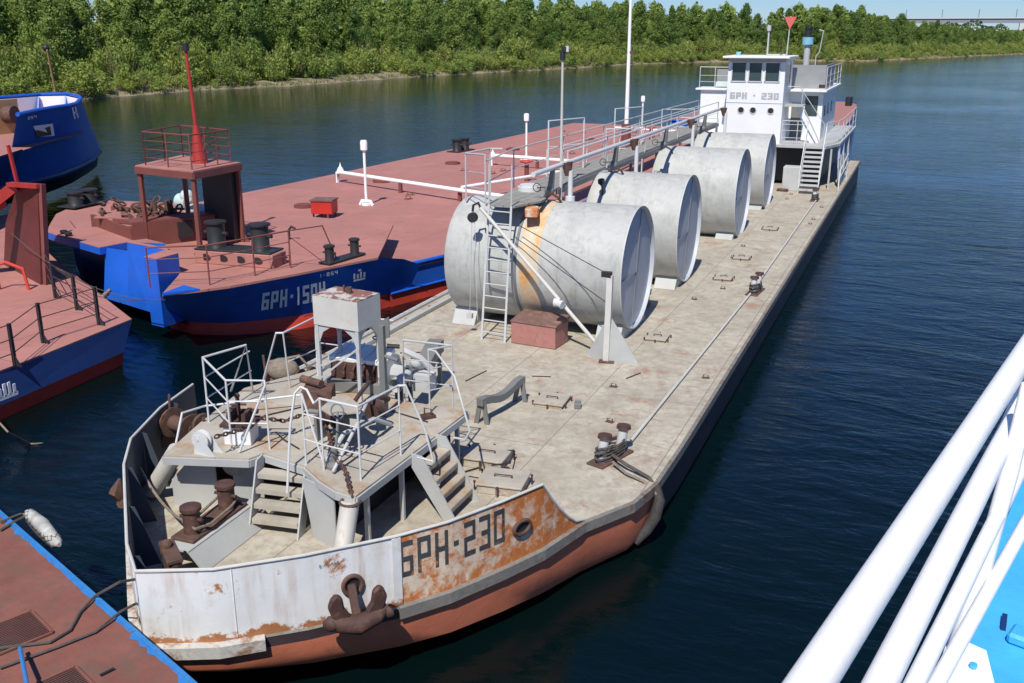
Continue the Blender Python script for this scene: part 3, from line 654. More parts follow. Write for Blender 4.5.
# water box on legs
wt = thing('water_tank', 'rust-topped pale square tank on angle legs above the bow platform', 'tank', (-9.2,13.3,PZ))
q = [at(314,324,PZ+1.3), at(358.5,332,PZ+1.3), at(381,322,PZ+1.3)]; c4 = q[0]+q[2]-q[1]
q = [q[0], q[1], q[2], c4]
mb = MB(); n = 4
mb.add([p for p in q]+[p+V(0,0,.5) for p in q], [(3,2,1,0),(0,1,5,4),(1,2,6,5),(2,3,7,6),(3,0,4,7)]); mb.build('box', M['box'], wt)
mb = MB(); ce = sum(q, V(0,0,0))/4; mb.plate([ce+(p-ce)*.985+V(0,0,.505) for p in q], .02); mb.build('box_top', M['boxtop'], wt)
mb = MB(); mb.cyl(ce+V(.03,.05,.5), .05, .12, 12); mb.box(ce+V(-.1,.1,.56), (.03,.03,.14)); mb.build('filler_neck', M['rust'], wt)
for i, p in enumerate(q):
    f = ce+(p-ce)*.9; mb = MB(); mb.bar(V(f.x, f.y, PZ), f, .06, .05, up=(0,1,0))
    for k in (1, -1):
        o_ = q[(i+k) % 4]; dd = (o_-p).normalized(); mb.plate([f, f+dd*.32, f+dd*.12-V(0,0,.12), f-V(0,0,.38)], .012)
    mb.build('leg', M['rail'], wt)
mb = MB(); lo = [V(ce.x+(p.x-ce.x)*.9, ce.y+(p.y-ce.y)*.9, PZ) for p in q]; mb.bar(lo[0]+V(0,0,.55), lo[1]+V(0,0,.95), .03, .03); mb.bar(lo[0]+V(-.25,-.2,.1), lo[1]+V(0,0,1.0), .03, .03); mb.build('brace', M['rail'], wt)

# diesel engine driving the windlass
en = thing('engine', 'pale grey diesel engine with open round pipe beside the raised box', 'engine', (-8.5,14.1,PZ))
ec = V(-8.75,14.15,PZ); rz = R(6)
mb = MB(); mb.box(ec+V(0,0,.10), (1.15,.85,.2), rz); mb.build('bed', M['greyd'], en, .01)
mb = MB(); mb.box(ec+V(0,0,.36), (1.0,.62,.34), rz); 
for k in range(5): mb.tube([ec+V(-.38+.19*k,-.33,.25), ec+V(-.38+.19*k,-.38,.40), ec+V(-.36+.19*k,-.30,.52)], .03, 6); mb.box(ec+V(-.4+.19*k,-.36,.3), (.08,.08,.12))
mb.build('block', M['rustd'], en, .015)
mb = MB(); mb.plate([ec+V(-.52,-.34,.55), ec+V(.48,-.30,.55), ec+V(.45,.34,.62), ec+V(-.55,.30,.62)], .08); 
for k in range(4): mb.bar(ec+V(-.4+.28*k,-.33,.61), ec+V(-.43+.28*k,.31,.68), .03, .03)
mb.build('valve_cover', M['white'], en, .01)
mb = MB(); mb.lathe(ec+V(.55,-.05,.35), [(0,-.05),(.34,-.05),(.36,0),(.34,.06),(.15,.08),(.14,.26),(.17,.28),(.17,.33),(.12,.33),(.12,.15),(0,.15)], 8, 'x'); mb.build('gear_housing', M['grey'], en)
mb = MB(); mb.tube([ec+V(.9,-.25,.32), ec+V(.9,-.5,.28)], [.10,.13], 16, caps=False); mb.tube([ec+V(.9,-.05,.34), ec+V(.9,-.3,.31)], .10, 16); mb.build('intake_pipe', M['grey'], en)
mb = MB(); mb.ball(ec+V(.95,.2,.5), .13); mb.tube([ec+V(.75,.1,.72), ec+V(1.05,.15,.6), ec+V(1.2,.3,.35)], .06, 8); mb.box(ec+V(1.15,.1,.2), (.3,.3,.3)); mb.build('pump', M['rail'], en)
mb = MB(); hw = ec+V(.25,.15,.88); mb.tube([hw+V(.12*math.cos(k*PI/7),.12*math.sin(k*PI/7),0) for k in range(14)], .012, 6, closed=True); mb.tube([hw, hw-V(0,0,.2)], .02, 6); mb.tube([hw-V(.12,0,0), hw+V(.12,0,0)], .008, 5); mb.tube([hw+V(.2,-.1,-.1), hw+V(.4,0,-.12)], .04, 8); mb.build('handwheel', M['black'], en)

# big exhaust duct beyond the platform: low arch of plate on two legs
sA = at(402,384,1.75); sB = at(437,348,1.75)
ds = thing('plate_bench', 'grey saddle-shaped steel plate on legs behind the bow engine', 'bracket', (-7.9,15.3,DK))
def saddle(mb, a, b, wd, z, dip, th=.05, n=10):
    a = Vector(a); b = Vector(b); d_ = (b-a); t_ = d_.normalized(); s_ = V(-t_.y, t_.x, 0); top = []; bot = []
    for i in range(n+1):
        f = i/n; p = a+d_*f; zz = z-dip*math.sin(PI*min(1, max(0, (f-.15)/.7)))
        top.append((p, zz))
    rows = []
    for sgn, dz in ((-1,0),(1,0),(1,-th),(-1,-th)): rows.append([V(p.x+s_.x*wd/2*sgn, p.y+s_.y*wd/2*sgn, zz+dz) for p, zz in top])
    rows.append(rows[0]); mb.loft(rows)
    for k in (0, n): mb.add([r[k] for r in rows[:4]], [(0,1,2,3)])
mb = MB(); saddle(mb, (sA.x,sA.y,0), (sB.x,sB.y,0), .30, DK+.95, .20, .26); mb.build('saddle', M['greyd'], ds)
for f in (.08, .92):
    p = V(lerp(sA.x,sB.x,f), lerp(sA.y,sB.y,f), 0); mb = MB(); mb.bar((p.x-.1,p.y,DK),(p.x-.1,p.y,DK+.75),.08,.05,up=(0,1,0)); mb.bar((p.x+.12,p.y,DK),(p.x+.1,p.y,DK+.75),.08,.05,up=(0,1,0)); mb.build('leg', M['greyd'], ds)
ds = thing('plate_bench', 'dark low bracket with dipped top standing alone on the open deck', 'bracket', (-6.95,16.2,DK))
mb = MB(); saddle(mb, (-7.1,15.45,0), (-6.85,16.95,0), .14, DK+.52, .12, .14); mb.build('saddle', M['greyd'], ds)
for f in (.05, .95):
    p = V(lerp(-7.1,-6.85,f), lerp(15.45,16.95,f), 0); mb = MB(); mb.bar((p.x-.12,p.y,DK),(p.x-.03,p.y,DK+.45),.09,.04,up=(0,1,0)); mb.bar((p.x+.10,p.y,DK),(p.x+.03,p.y,DK+.45),.09,.04,up=(0,1,0)); mb.build('leg', M['greyd'], ds)

# chains, stoppers and capstans
def chain(name, pts, label, link=.095, r=.013, mat=M['rustd'], group=None):
    pts = resample(pts, link*.72); mb = MB()
    for i in range(len(pts)-1):
        a = pts[i]; b = pts[i+1]; d_ = (b-a).normalized(); s_ = d_.cross(V(0,0,1)).normalized() if i % 2 else V(0,0,1)
        c_ = (a+b)/2; mb.tube([c_+d_*link*.55*math.cos(2*PI*k/8)+s_*link*.3*math.sin(2*PI*k/8) for k in range(8)], r, 5, closed=True)
    o = mb.build(name, mat); return tag(o, label, 'chain', group)
chain('anchor_chain', [at(215,437,PZ+.35), at(240,430,PZ+.3), at(262,418,PZ+.35), at(285,421,PZ+.3), at(310,412,PZ+.3)], 'rusty chain running over the platform from white roller to windlass')
chain('anchor_chain', [at(315,410,PZ+.3), at(328,430,PZ+.25), at(334,455,PZ+.2), at(345,470,PZ+.1), at(352,496,PZ+.0)], 'dark chain dropping into the round pipe at the bow')
wd_ = thing('windlass', 'rusty chain windlass with black wheels on the bow platform', 'windlass', (-7.95,11.9,PZ))
p0 = at(333,440,PZ)
mb = MB(); mb.lathe(p0+V(0,0,.42), [(0,-.12),(.2,-.12),(.2,-.08),(.11,-.04),(.11,.04),(.2,.08),(.2,.12),(0,.12)], 16, 'x'); mb.build('chain_wheel', M['rustd'], wd_)
mb = MB(); mb.box(p0+V(-.2,0,.2), (.05,.3,.45)); mb.box(p0+V(.2,0,.2), (.05,.3,.45)); mb.tube([p0+V(-.4,0,.42), p0+V(.55,.1,.42)], .04, 10); mb.build('frame', M['greyd'], wd_)
mb = MB(); mb.lathe(p0+V(.42,.55,.35), [(0,-.12),(.16,-.12),(.1,-.03),(.1,.03),(.16,.12),(0,.12)], 14, 'y'); mb.tube([p0+V(.1,.1,.4), p0+V(.35,.9,.45), p0+V(.3,1.2,.3)], .05, 8); mb.tube([p0+V(.2,-.1,.35), p0+V(.1,.7,.55), p0+V(-.1,1.3,.5)], .035, 8); mb.build('gear', M['rustd'], wd_)
mb = MB(); bx = at(306,410,PZ); mb.box(bx+V(.1,.25,.17), (.5,.4,.34), .4); mb.tube([bx+V(-.25,.3,.42), bx+V(.2,.2,.42)], .07, 8); mb.tube([bx+V(.2,.1,.3), bx+V(.5,-.1,.36)], .05, 8); mb.build('brake_box', M['rust'], wd_, .01)
mb = MB(); pl = [at(322,409,PZ+.95), at(343,401,PZ+.95), at(361,409,PZ+.9), at(352,414,PZ+.88), at(330,413,PZ+.9)]; 
zc_ = 2.72; mb.plate([at(320,409,zc_), at(334,397,zc_), at(346,395,zc_), at(362,407,zc_), at(358,413,zc_), at(330,415,zc_)], .02); mb.build('cover_plate', M['plat'], wd_)
# chain stopper on a white block
cs = thing('chain_stopper', 'dark chain stopper bolted on a white block on the platform', 'chain stopper', at(240,440,PZ))
p0 = at(240,442,PZ)
mb = MB(); mb.box(p0+V(0,.05,.15), (.42,.36,.30), .3); mb.build('block', M['white'], cs, .01)
mb = MB(); mb.box(p0+V(0,.05,.32), (.5,.42,.05), .3); mb.box(p0+V(-.13,.05,.42), (.06,.3,.18), .3); mb.box(p0+V(.13,.05,.42), (.06,.3,.18), .3); mb.tube([p0+V(0,.05,.35), p0+V(-.02,.05,.72)], .03, 8); mb.tube([p0+V(-.12,.0,.6), p0+V(.1,.1,.6)], .018, 6); mb.ball(p0+V(-.02,.05,.74), .045); mb.tube([p0+V(-.2,.2,.4), p0+V(.2,.22,.46)], .045, 8); mb.build('screw_stopper', M['rustd'], cs)
# white roller
rl = thing('chain_roller', 'white painted chain roller wheel at the front edge of platform', 'roller', at(205,458,PZ))
p0 = at(203,452,PZ)
mb = MB(); mb.lathe(p0+V(0,0,.20), [(.05,-.05),(.15,-.05),(.15,-.03),(.10,-.01),(.10,.01),(.15,.03),(.15,.05),(.05,.05),(.05,-.05)], 20, 'y'); mb.build('wheel', M['railw'], rl)
mb = MB(); mb.plate([p0+V(-.08,-.09,0), p0+V(.3,-.09,0), p0+V(.05,-.09,.3), p0+V(-.05,-.09,.3)], .02); mb.plate([p0+V(-.08,.09,0), p0+V(.3,.09,0), p0+V(.05,.09,.3), p0+V(-.05,.09,.3)], .02); mb.tube([p0+V(0,-.11,.24), p0+V(0,.11,.24)], .03, 8); mb.build('cheek', M['railw'], rl)
def lump(name, label, cat, p0, mats, seed, s=1.0, group=None):
    "small mooring winch: drum, gear wheels, frame, crank and lever"
    rn = random.Random(seed); t_ = thing(name, label, cat, p0, group)
    a = rn.uniform(-.5,.5); ax = V(math.cos(a), math.sin(a), 0); sx = V(-ax.y, ax.x, 0)
    mb = MB(); mb.tube([p0-ax*.28*s+V(0,0,.42*s), p0-ax*.25*s+V(0,0,.42*s), p0-ax*.24*s+V(0,0,.42*s), p0+ax*.24*s+V(0,0,.42*s), p0+ax*.25*s+V(0,0,.42*s), p0+ax*.28*s+V(0,0,.42*s)], [.26*s,.26*s,.13*s,.13*s,.26*s,.26*s], 16); mb.build('drum', mats[0], t_)
    mb = MB()
    for k in (-1, 1): mb.plate([p0+ax*.34*s*k-sx*.25*s, p0+ax*.34*s*k+sx*.25*s, p0+ax*.34*s*k+sx*.08*s+V(0,0,.52*s), p0+ax*.34*s*k-sx*.08*s+V(0,0,.52*s)], .03)
    mb.build('frame', mats[1], t_)
    mb = MB(); mb.tube([p0+ax*.38*s+sx*.12*s+V(0,0,.5*s), p0+ax*.44*s+sx*.12*s+V(0,0,.5*s)], .2*s, 14); mb.tube([p0+ax*.4*s+V(0,0,.42*s), p0+ax*.6*s+V(0,0,.42*s), p0+ax*.62*s+V(0,0,.72*s)], .025*s, 6); mb.tube([p0-ax*.36*s+V(0,0,.3*s), p0-ax*.45*s+sx*.1+V(0,0,.85*s)], .022*s, 6); mb.build('gear', mats[0], t_)
    return t_
lump('winch', 'brown rusty winch squeezed against the left bulwark', 'winch', at(185,449,1.35), (M['rust'], M['rust']), 3, 1.0)
w2 = lump('winch', 'rusty mooring winch with grey rope ball at left deck edge', 'winch', V(-11.0,14.9,DK), (M['rust'], M['rustd']), 5, 1.15)
mb = MB(); mb.ball(V(-11.05,14.9,DK+.75), .30, 14, (1.15,.9,.75)); mb.tube([V(-11.3,14.8,DK+.9), V(-10.8,15.1,DK+1.0), V(-10.6,15.2,DK+.7)], .03, 6); mb.build('rope_coil', M['rope'], w2)

# bits: pair of bollards on a sloped seat
def bollard_pair(label, pa, pb, r, h, mat, cat='bollard', group=None, seat=None, name='bollard', cap=1.25, rope=False):
    pa = Vector(pa); pb = Vector(pb); t_ = thing(name, label, cat, (pa+pb)/2, group)
    for p in (pa, pb):
        mb = MB(); mb.lathe(p, [(r*1.1,0),(r,.03),(r,h-.06),(r*cap,h-.05),(r*cap,h),(r*.9,h+.02),(0,h+.02)], 20); mb.tube([p+V(-r*1.6,0,h*.55), p+V(r*1.6,0,h*.55)], r*.22, 8); mb.build('post', mat, t_)
    d_ = (pb-pa).normalized(); mb = MB(); mb.bar(pa-d_*r*2-V(0,0,.01), pb+d_*r*2-V(0,0,.01), r*3.2, .05); mb.build('base_plate', seat or mat, t_, .01)
    return t_
P1 = at(193,532,DK+.32); P2 = at(227,508,DK+.32)
bb = bollard_pair('two brown rusted bollards on a sloped seat in the bow well', P1, P2, .12, .40, M['rustd'], group=None, seat=M['rust'])
mb = MB(); dd = (P2-P1).normalized(); sd = V(dd.y,-dd.x,0); a = P1-dd*.42; b = P2+dd*.42
mb.plate([V(*a.xy,DK+.27)-sd*.2, V(*b.xy,DK+.27)-sd*.2, V(*b.xy,DK+.27)+sd*.25, V(*a.xy,DK+.27)+sd*.25], .03)
mb.plate([V(*a.xy,DK+.26)+sd*.25, V(*b.xy,DK+.26)+sd*.25, V(*b.xy,DK)+sd*.48, V(*a.xy,DK)+sd*.48], .03); mb.build('seat', M['grey'], bb)
def rope(name, label, pts, r, mat, cat='rope', group=None, smooth=True):
    mb = MB(); mb.tube(pts, r, 6); return tag(mb.build(name, mat), label, cat, group)
rope('mooring_rope', 'brown rope looped from the left bulwark round the bow bollards', sag(at(140,468,1.55), P1+V(-.15,0,.15), .15)+[P1+V(.14,-.1,.12), P1+V(.2,.15,.1), P2+V(.16,-.1,.1), P2+V(.1,.15,.12), P2+V(-.16,0,.14), P1+V(-.1,.14,.1)], .022, M['rope'])
# rusty roller fairlead at the left bow corner
fl_ = thing('roller_fairlead', 'brown rust-eaten roller fairlead in the bow corner', 'fairlead', (-8.55,8.75,DK))
p0 = V(-8.45,8.72,DK); a_ = R(-38)
mb = MB(); mb.box(p0+V(0,0,.06), (.75,.36,.1), a_); mb.plate([p0+V(-.42,.28,.08), p0+V(.12,-.14,.08), p0+V(.02,-.08,.5), p0+V(-.3,.2,.5)], .04); mb.build('base', M['rust'], fl_, .01)
for k in (-1, 1):
    mb = MB(); q_ = p0+V(.2*k*math.cos(a_), .2*k*math.sin(a_), .1); mb.lathe(q_, [(.10,0),(.07,.06),(.065,.3),(.1,.36),(.1,.42),(0,.44)], 14); mb.build('roller', M['rust'], fl_)
mb = MB(); mb.box(p0+V(0,0,.57), (.62,.2,.06), a_); mb.ball(p0+V(-.1,.05,.62), .08); mb.build('top_bar', M['rust'], fl_, .01)
cp = p0+V(.05,-.05,.3)

# deck hatches and small fittings
def hatch(label, c, w, l, rz, h=.14, group='low hatches on the barge deck'):
    t_ = thing('hatch', label, 'hatch', c, group); c = Vector(c)
    mb = MB(); mb.box(c+V(0,0,h/2), (w,l,h), rz); mb.build('coaming', M['deck'], t_, .01)
    mb = MB(); mb.box(c+V(0,0,h+.02), (w+.05,l+.05,.035), rz); mb.build('cover', M['plat'], t_, .008)
    mb = MB(); m_ = Matrix.Rotation(rz, 3, 'Z')
    for x, y in ((-.5,-.3),(-.5,.3),(.5,-.3),(.5,.3),(0,.5),(0,-.5)):
        q_ = c+m_@V(x*(w+.12), y*(l+.12), h); mb.tube([V(q_.x,q_.y,DK), V(q_.x,q_.y,DK+h+.015)], .016, 6); mb.ball(V(q_.x,q_.y,DK+h+.02), .024, 8)
    mb.tube([c+m_@V(-w*.2,0,h+.04), c+m_@V(-w*.2,0,h+.08), c+m_@V(w*.2,0,h+.08), c+m_@V(w*.2,0,h+.04)], .013, 6)
    mb.build('clamp', M['rustd'], t_); return t_
hatch('low bolted hatch just behind the numbered bow bulwark', (-5.66,13.2,DK), .72, .62, R(8))
hatch('bolted hatch under the platform stair with rope lying over it', (-6.3,14.0,DK), .70, .62, R(4))
hatch('small flat hatch with dark clamps beside the lone bracket', (-6.25,17.05,DK), .55, .6, R(4), .06)
for i, (x, y, lb) in enumerate(((-5.4,22.0,'small hatch beside the nearest big tank end'),(-5.1,28.6,'small hatch near the second big tank end'),(-5.1,31.6,'small hatch between second and third big tanks'),(-5.0,37.0,'small hatch past the third big tank end'))):
    hatch(lb, (x,y,DK), .45, .5, R(3), .04)
mb = MB(); mb.box((-5.7,17.0,DK+.06), (.13,.2,.11), .3); tag(mb.build('wood_block', M['greyd'], None, .01), 'small dark block lying beside the clamped hatch', 'block')

# side bollards with rope, three along the right edge
def side_bollard(label, p0, rz, full=True):
    t_ = thing('mooring_bollard', label, 'bollard', p0, 'crossed bollards along the right deck edge'); m_ = Matrix.Rotation(rz, 3, 'Z'); p0 = Vector(p0)
    for y in (-.28, .28):
        mb = MB(); b_ = p0+m_@V(0,y,0); tilt = m_@V(.0,.10,0)
        mb.tube([b_, b_+tilt*.5+V(0,0,.28), b_+tilt+V(0,0,.44)], .085, 14); mb.build('post', M['rail'], t_)
        mb = MB(); mb.tube([b_+tilt+V(0,0,.44), b_+tilt*1.05+V(0,0,.50)], [.13,.12], 14); mb.build('cap', M['rustd'], t_)
    mb = MB(); mb.box(p0+V(0,0,.02), (.34,.95,.04), rz); mb.build('base_plate', M['rust'], t_, .01)
    mb = MB()
    for k in range(5):
        zz = .08+.05*k; mb.tube([p0+m_@V(.13*math.cos(a/12*2*PI), .42*math.sin(a/12*2*PI)*(1 if k % 2 else .85), zz+.02*math.sin(a+k)) for a in range(12)], .022, 6, closed=True)
    mb.tube([p0+m_@V(.1,-.3,.3), p0+m_@V(-.1,.3,.1)], .025, 6); mb.tube([p0+m_@V(-.1,-.3,.25), p0+m_@V(.1,.3,.15)], .025, 6)
    mb.build('rope_turns', M['hose'], t_); return t_
side_bollard('rope-wrapped bollard pair nearest the bow at the right edge', (-4.40,14.95,DK), R(-18))
side_bollard('rope-wrapped bollard pair halfway along the right deck edge', (-3.98,27.4,DK), R(-5))
side_bollard('bollard pair with rope at the foot of the aft stair', (-4.22,44.6,DK), R(0))
# hawser led over the side to a tyre-like fender
rope('mooring_rope', 'dark twin rope led from near bollards over the right edge', [V(-4.35,14.8,1.15), V(-4.0,14.55,1.12), V(-3.55,14.35,1.05), V(-3.40,14.3,.9)], .03, M['hose'])
rope('mooring_rope', 'slack rope lying beside the twin rope at the right edge', [V(-4.25,14.6,1.10), V(-3.95,14.35,1.06), V(-3.6,14.2,1.04), V(-3.38,14.2,.85)], .025, M['rope'])
mb = MB(); mb.tube([V(-3.40,14.30,.98), V(-3.33,14.22,.75), V(-3.36,14.1,.5), V(-3.46,13.95,.3), V(-3.6,13.8,.12)], [.05,.09,.10,.09,.06], 12); tag(mb.build('fender', M['tyre']), 'worn grey hose fender hanging over the right side', 'fender')
# the long pole on deck
mb = MB(); mb.tube([V(-4.25,15.7,DK+.05), V(-4.05,27,DK+.05), V(-4.15,45.3,DK+.05)], .027, 8); tag(mb.build('deck_pipe', M['box']), 'long thin pipe laid along the right side of the deck', 'pipe')
# wires lying on the deck
rope('cable', 'thin dark cable snaking over hatches near the platform stair', [V(-6.5,13.4,DK+.02), V(-6.3,13.7,DK+.03), V(-6.6,14.3,DK+.02), V(-5.9,14.2,DK+.2), V(-5.75,13.7,DK+.2), V(-6.0,13.5,DK+.2)], .014, M['black'], 'cable')

# ---------------------------------------------------------------- big tanks
def bigtank(label, xr, xl, Y, z, r, rot, n=72, bandx=None):
    t_ = thing('storage_tank', label, 'tank', (xr, Y, DK), 'big grey cylindrical tanks across the barge deck')
    c = V(xr, Y, z); mb = MB(); L_ = xr-xl
    prof = [(r-.02, -.0), (r, 0.0), (r, -.03)]+[(r+.002*math.sin(i*1.7), -.03-(L_-.1)*i/14) for i in range(1, 15)]+[(r-.03,-L_),(0,-L_-.12)]
    mb.lathe(c, prof, n, 'x'); mb.build('shell', M['tank'], t_)
    mb = MB(); mb.lathe(c, [(r-.02,-.0),(r-.021,-.11)], n, 'x'); mb.build('recess', M['tankend_shade'], t_)
    mb = MB(); mb.lathe(c, [(r-.021,-.11),(r*.97,-.10),(r*.6,-.08),(0,-.06)], n, 'x'); mb.build('end_plate', M['tankend_shade'], t_)
    mb = MB()
    a_ = R(80); ux = V(0, math.cos(a_), math.sin(a_)); mb.bar(c+V(-.05,0,0)-ux*r*.95, c+V(-.05,0,0)+ux*r*.95, .012, .02, up=(1,0,0)); ux = V(0, math.sin(a_), -math.cos(a_)); mb.bar(c+V(-.06,0,-.3)-ux*r*.9, c+V(-.05,0,-.1), .012, .02, up=(1,0,0)); mb.build('weld_seam', M['greyd'], t_)
    mb = MB()
    for xx in [xr-.03]: mb.lathe(V(xx, Y, z), [(r-.012,.0),(r+.008,.0),(r+.008,.034),(r-.012,.034),(r-.012,0)], n, 'x')
    mb.build('rim', M['rail'], t_)
    sm_ = MB()
    for f in (.33, .66): sm_.lathe(V(xr-L_*f, Y, z), [(r,-.01),(r+.007,-.006),(r+.007,.006),(r,.01)], n, 'x')
    sm_.build('hoop_seam', M['tank'], t_)
    for xx in (xr-.12, xl+.60):
        mb = MB(); hb = z-DK; w_ = r*.68
        arc = [V(xx, Y-w_+2*w_*k/10, 0) for k in range(11)]
        pts = [V(xx, Y-w_*1.1, DK), V(xx, Y+w_*1.1, DK)]+[V(xx, Y+w_*.85*(1-2*k/8), z-math.sqrt(max(.01,(r+.005)**2-(w_*.85*(1-2*k/8))**2))) for k in range(9)]
        mb.plate(pts, .04); mb.plate([p+V(-.55,0,0) for p in pts], .04)
        for s in (-1, 1):
            mb.plate([V(xx+.03,Y+s*w_*1.1,DK), V(xx-.58,Y+s*w_*1.1,DK), V(xx-.58,Y+s*w_*.85,pts[2].z), V(xx+.03,Y+s*w_*.85,pts[2].z)], .03)
        mb.build('saddle', M['grey'], t_)
    return t_
T1 = bigtank('nearest grey tank, longest, with ochre band and ladder against it', -6.05, -10.55, 22.42, 2.60, 1.48, 0)
T2 = bigtank('second grey tank from the bow, open rim end over pale foot', -6.05, -8.8, 27.9, 2.58, 1.54, 0)
bigtank('third grey tank from the bow, between two others', -5.85, -8.9, 35.6, 2.50, 1.57, 0)
bigtank('farthest grey tank, right in front of the white wheelhouse', -5.90, -9.0, 42.2, 2.45, 1.55, 0)
mb = MB(); mb.lathe(V(-8.55,22.42,2.6), [(1.484,-.02),(1.489,.02),(1.489,.42),(1.484,.46)], 72, 'x'); mb.build('ochre_band', M['band'], T1)
mb = MB(); mb.lathe(V(-8.72,22.42,2.6), [(1.484,0),(1.50,.01),(1.50,.07),(1.484,.08)], 72, 'x'); mb.build('hoop', M['greyd'], T1)
mb = MB(); mb.tube([V(-8.35,26.75,3.55), V(-8.35,26.65,3.85), V(-8.35,26.6,3.95)], [.03,.03,.09], 10); mb.tube([V(-8.35,26.58,3.95), V(-8.35,26.55,4.05)], .1, 12); tag(mb.build('tank_vent', M['black'], T2), 'black mushroom vent on the tank shoulder')
# valve stubs between the tanks
for i, (x, y) in enumerate(((-6.35,24.6),(-6.45,30.2),(-6.3,20.95))):
    t_ = thing('drain_valve', ('drain valve with white square tag right of the first tank', 'drain valve with white tag right of the second tank', 'drain valve with white tag under the first tank front')[i], 'valve', (x,y,DK), 'drain valves by the tanks')
    mb = MB(); mb.tube([V(x,y,DK), V(x,y,DK+.38)], .04, 8); mb.tube([V(x-.4,y,DK+.12), V(x+.1,y,DK+.12)], .05, 8); mb.build('pipe', M['greyd'], t_)
    mb = MB(); mb.box((x,y-.02,DK+.46), (.18,.03,.16), .2, rot=Matrix.Rotation(R(-35),3,'X')); mb.build('tag_plate', M['railw'], t_)

# ladder against the first tank
ld = thing('ladder', 'grey steel ladder leaning against the nearest tank', 'ladder', (-8.97,20.4,DK))
la = V(-9.28,20.35,DK); lb = V(-8.66,20.3,DK); lt1 = V(-9.33,20.95,4.15); lt2 = V(-8.74,20.9,4.15)
for a, b in ((la, lt1), (lb, lt2)):
    mb = MB(); mb.bar(a, b+V(0,.0,0), .05, .03); mb.tube([b, b+V(0,.03,.95)], .02, 8); mb.build('stringer', M['rail'], ld)
for i in range(11):
    f = (i+.7)/11.2; mb = MB(); mb.tube([la.lerp(lt1, f), lb.lerp(lt2, f)], .017, 6); mb.build('rung', M['rail'], ld)
# red chest
ch = thing('deck_chest', 'faded red steel chest with brown lid beside the tank ladder', 'chest', (-7.95,20.75,DK))
cr = [at(511,343,DK), at(555,350,DK)]; dx = (cr[1]-cr[0]); dy = V(-dx.y, dx.x, 0).normalized()*.72; cr += [cr[1]+dy, cr[0]+dy]
mb = MB(); mb.prism([(p.x, p.y) for p in cr], DK+.01, DK+.52); mb.build('body', M['chest'], ch, .01)
cc = (cr[0]+cr[2])/2; mb = MB(); q = [cc+(p-cc)*1.04 for p in cr]
mb.add([V(p.x,p.y,DK+.52) for p in q]+[V(q[0].x,q[0].y,DK+.56),V(q[1].x,q[1].y,DK+.56),V(*(q[2].xy),DK+.66),V(*(q[3].xy),DK+.66)], [(3,2,1,0),(4,5,6,7),(0,1,5,4),(1,2,6,5),(2,3,7,6),(3,0,4,7)]); mb.build('lid', M['chestlid'], ch, .01)

# davit at the tank front
dv = thing('davit_crane', 'white boom davit on a triangular foot in front of first tank', 'crane', (-6.0,19.9,DK))
pb = V(-6.03,19.9,DK)
mb = MB(); mb.bar(pb, pb+V(0,.12,1.95), .13, .10, up=(0,1,0)); mb.build('post', M['box'], dv); mb = MB(); mb.box(pb+V(.02,-.03,.02), (.34,.2,.03), .2); mb.build('foot_plate', M['rust'], dv)
mb = MB(); mb.plate([pb+V(.02,0,0), pb+V(.72,.12,0), pb+V(.08,.08,1.0)], .02); mb.plate([pb+V(-.02,0,0), pb+V(-.55,.30,0), pb+V(-.04,.08,.95)], .02); mb.plate([pb+V(.0,.05,0), pb+V(.15,1.0,0), pb+V(0,.12,1.1)], .02); mb.build('gusset', M['grey'], dv)
heel = V(-6.38,20.35,1.22); headp = V(-9.45,20.72,4.1)
mb = MB(); mb.tube([heel, headp], .045, 10); mb.build('boom', M['box'], dv)
mb = MB(); mb.ball(heel, .1, 10); mb.tube([heel, pb+V(0,.05,.3)], .05, 8); mb.build('heel_joint', M['rust'], dv)
mb = MB(); hd = headp; mb.tube([hd, hd+V(-.05,0,.12), hd+V(-.18,0,.05), hd+V(-.2,0,-.1)], .03, 6); mb.lathe(hd+V(-.2,.0,-.24), [(0,-.05),(.12,-.05),(.12,.05),(0,.05)], 14, 'y'); mb.build('pulley', M['black'], dv)
tp_ = pb+V(0,.12,1.95)
mb = MB(); mb.box(tp_+V(-.08,0,.02), (.22,.12,.12)); mb.tube([tp_, V(-8.55,20.95,3.7)], .010, 5); mb.tube([pb+V(0,.1,1.3), V(-8.7,20.93,3.45)], .010, 5); mb.build('stay_wire', M['black'], dv)
mb = MB(); mb.tube([hd+V(-.22,0,-.3), V(-9.75,20.7,1.5)], .007, 5); mb.tube([hd+V(-.15,0,-.3), V(-9.5,20.6,1.4)], .007, 5); mb.box((-9.75,20.7,1.45), (.14,.1,.12)); mb.build('fall_wire', M['rail'], dv)
mb = MB(); fl0 = headp.lerp(heel, .68)+V(0,-.14,-.02); mb.tube([fl0+V(-.07,0,0), fl0+V(.07,0,0)], [.1,.1], 12); mb.tube([fl0, fl0+V(.15,-.05,-.03)], [.07,.10], 12); mb.build('floodlight', M['railw'], dv)

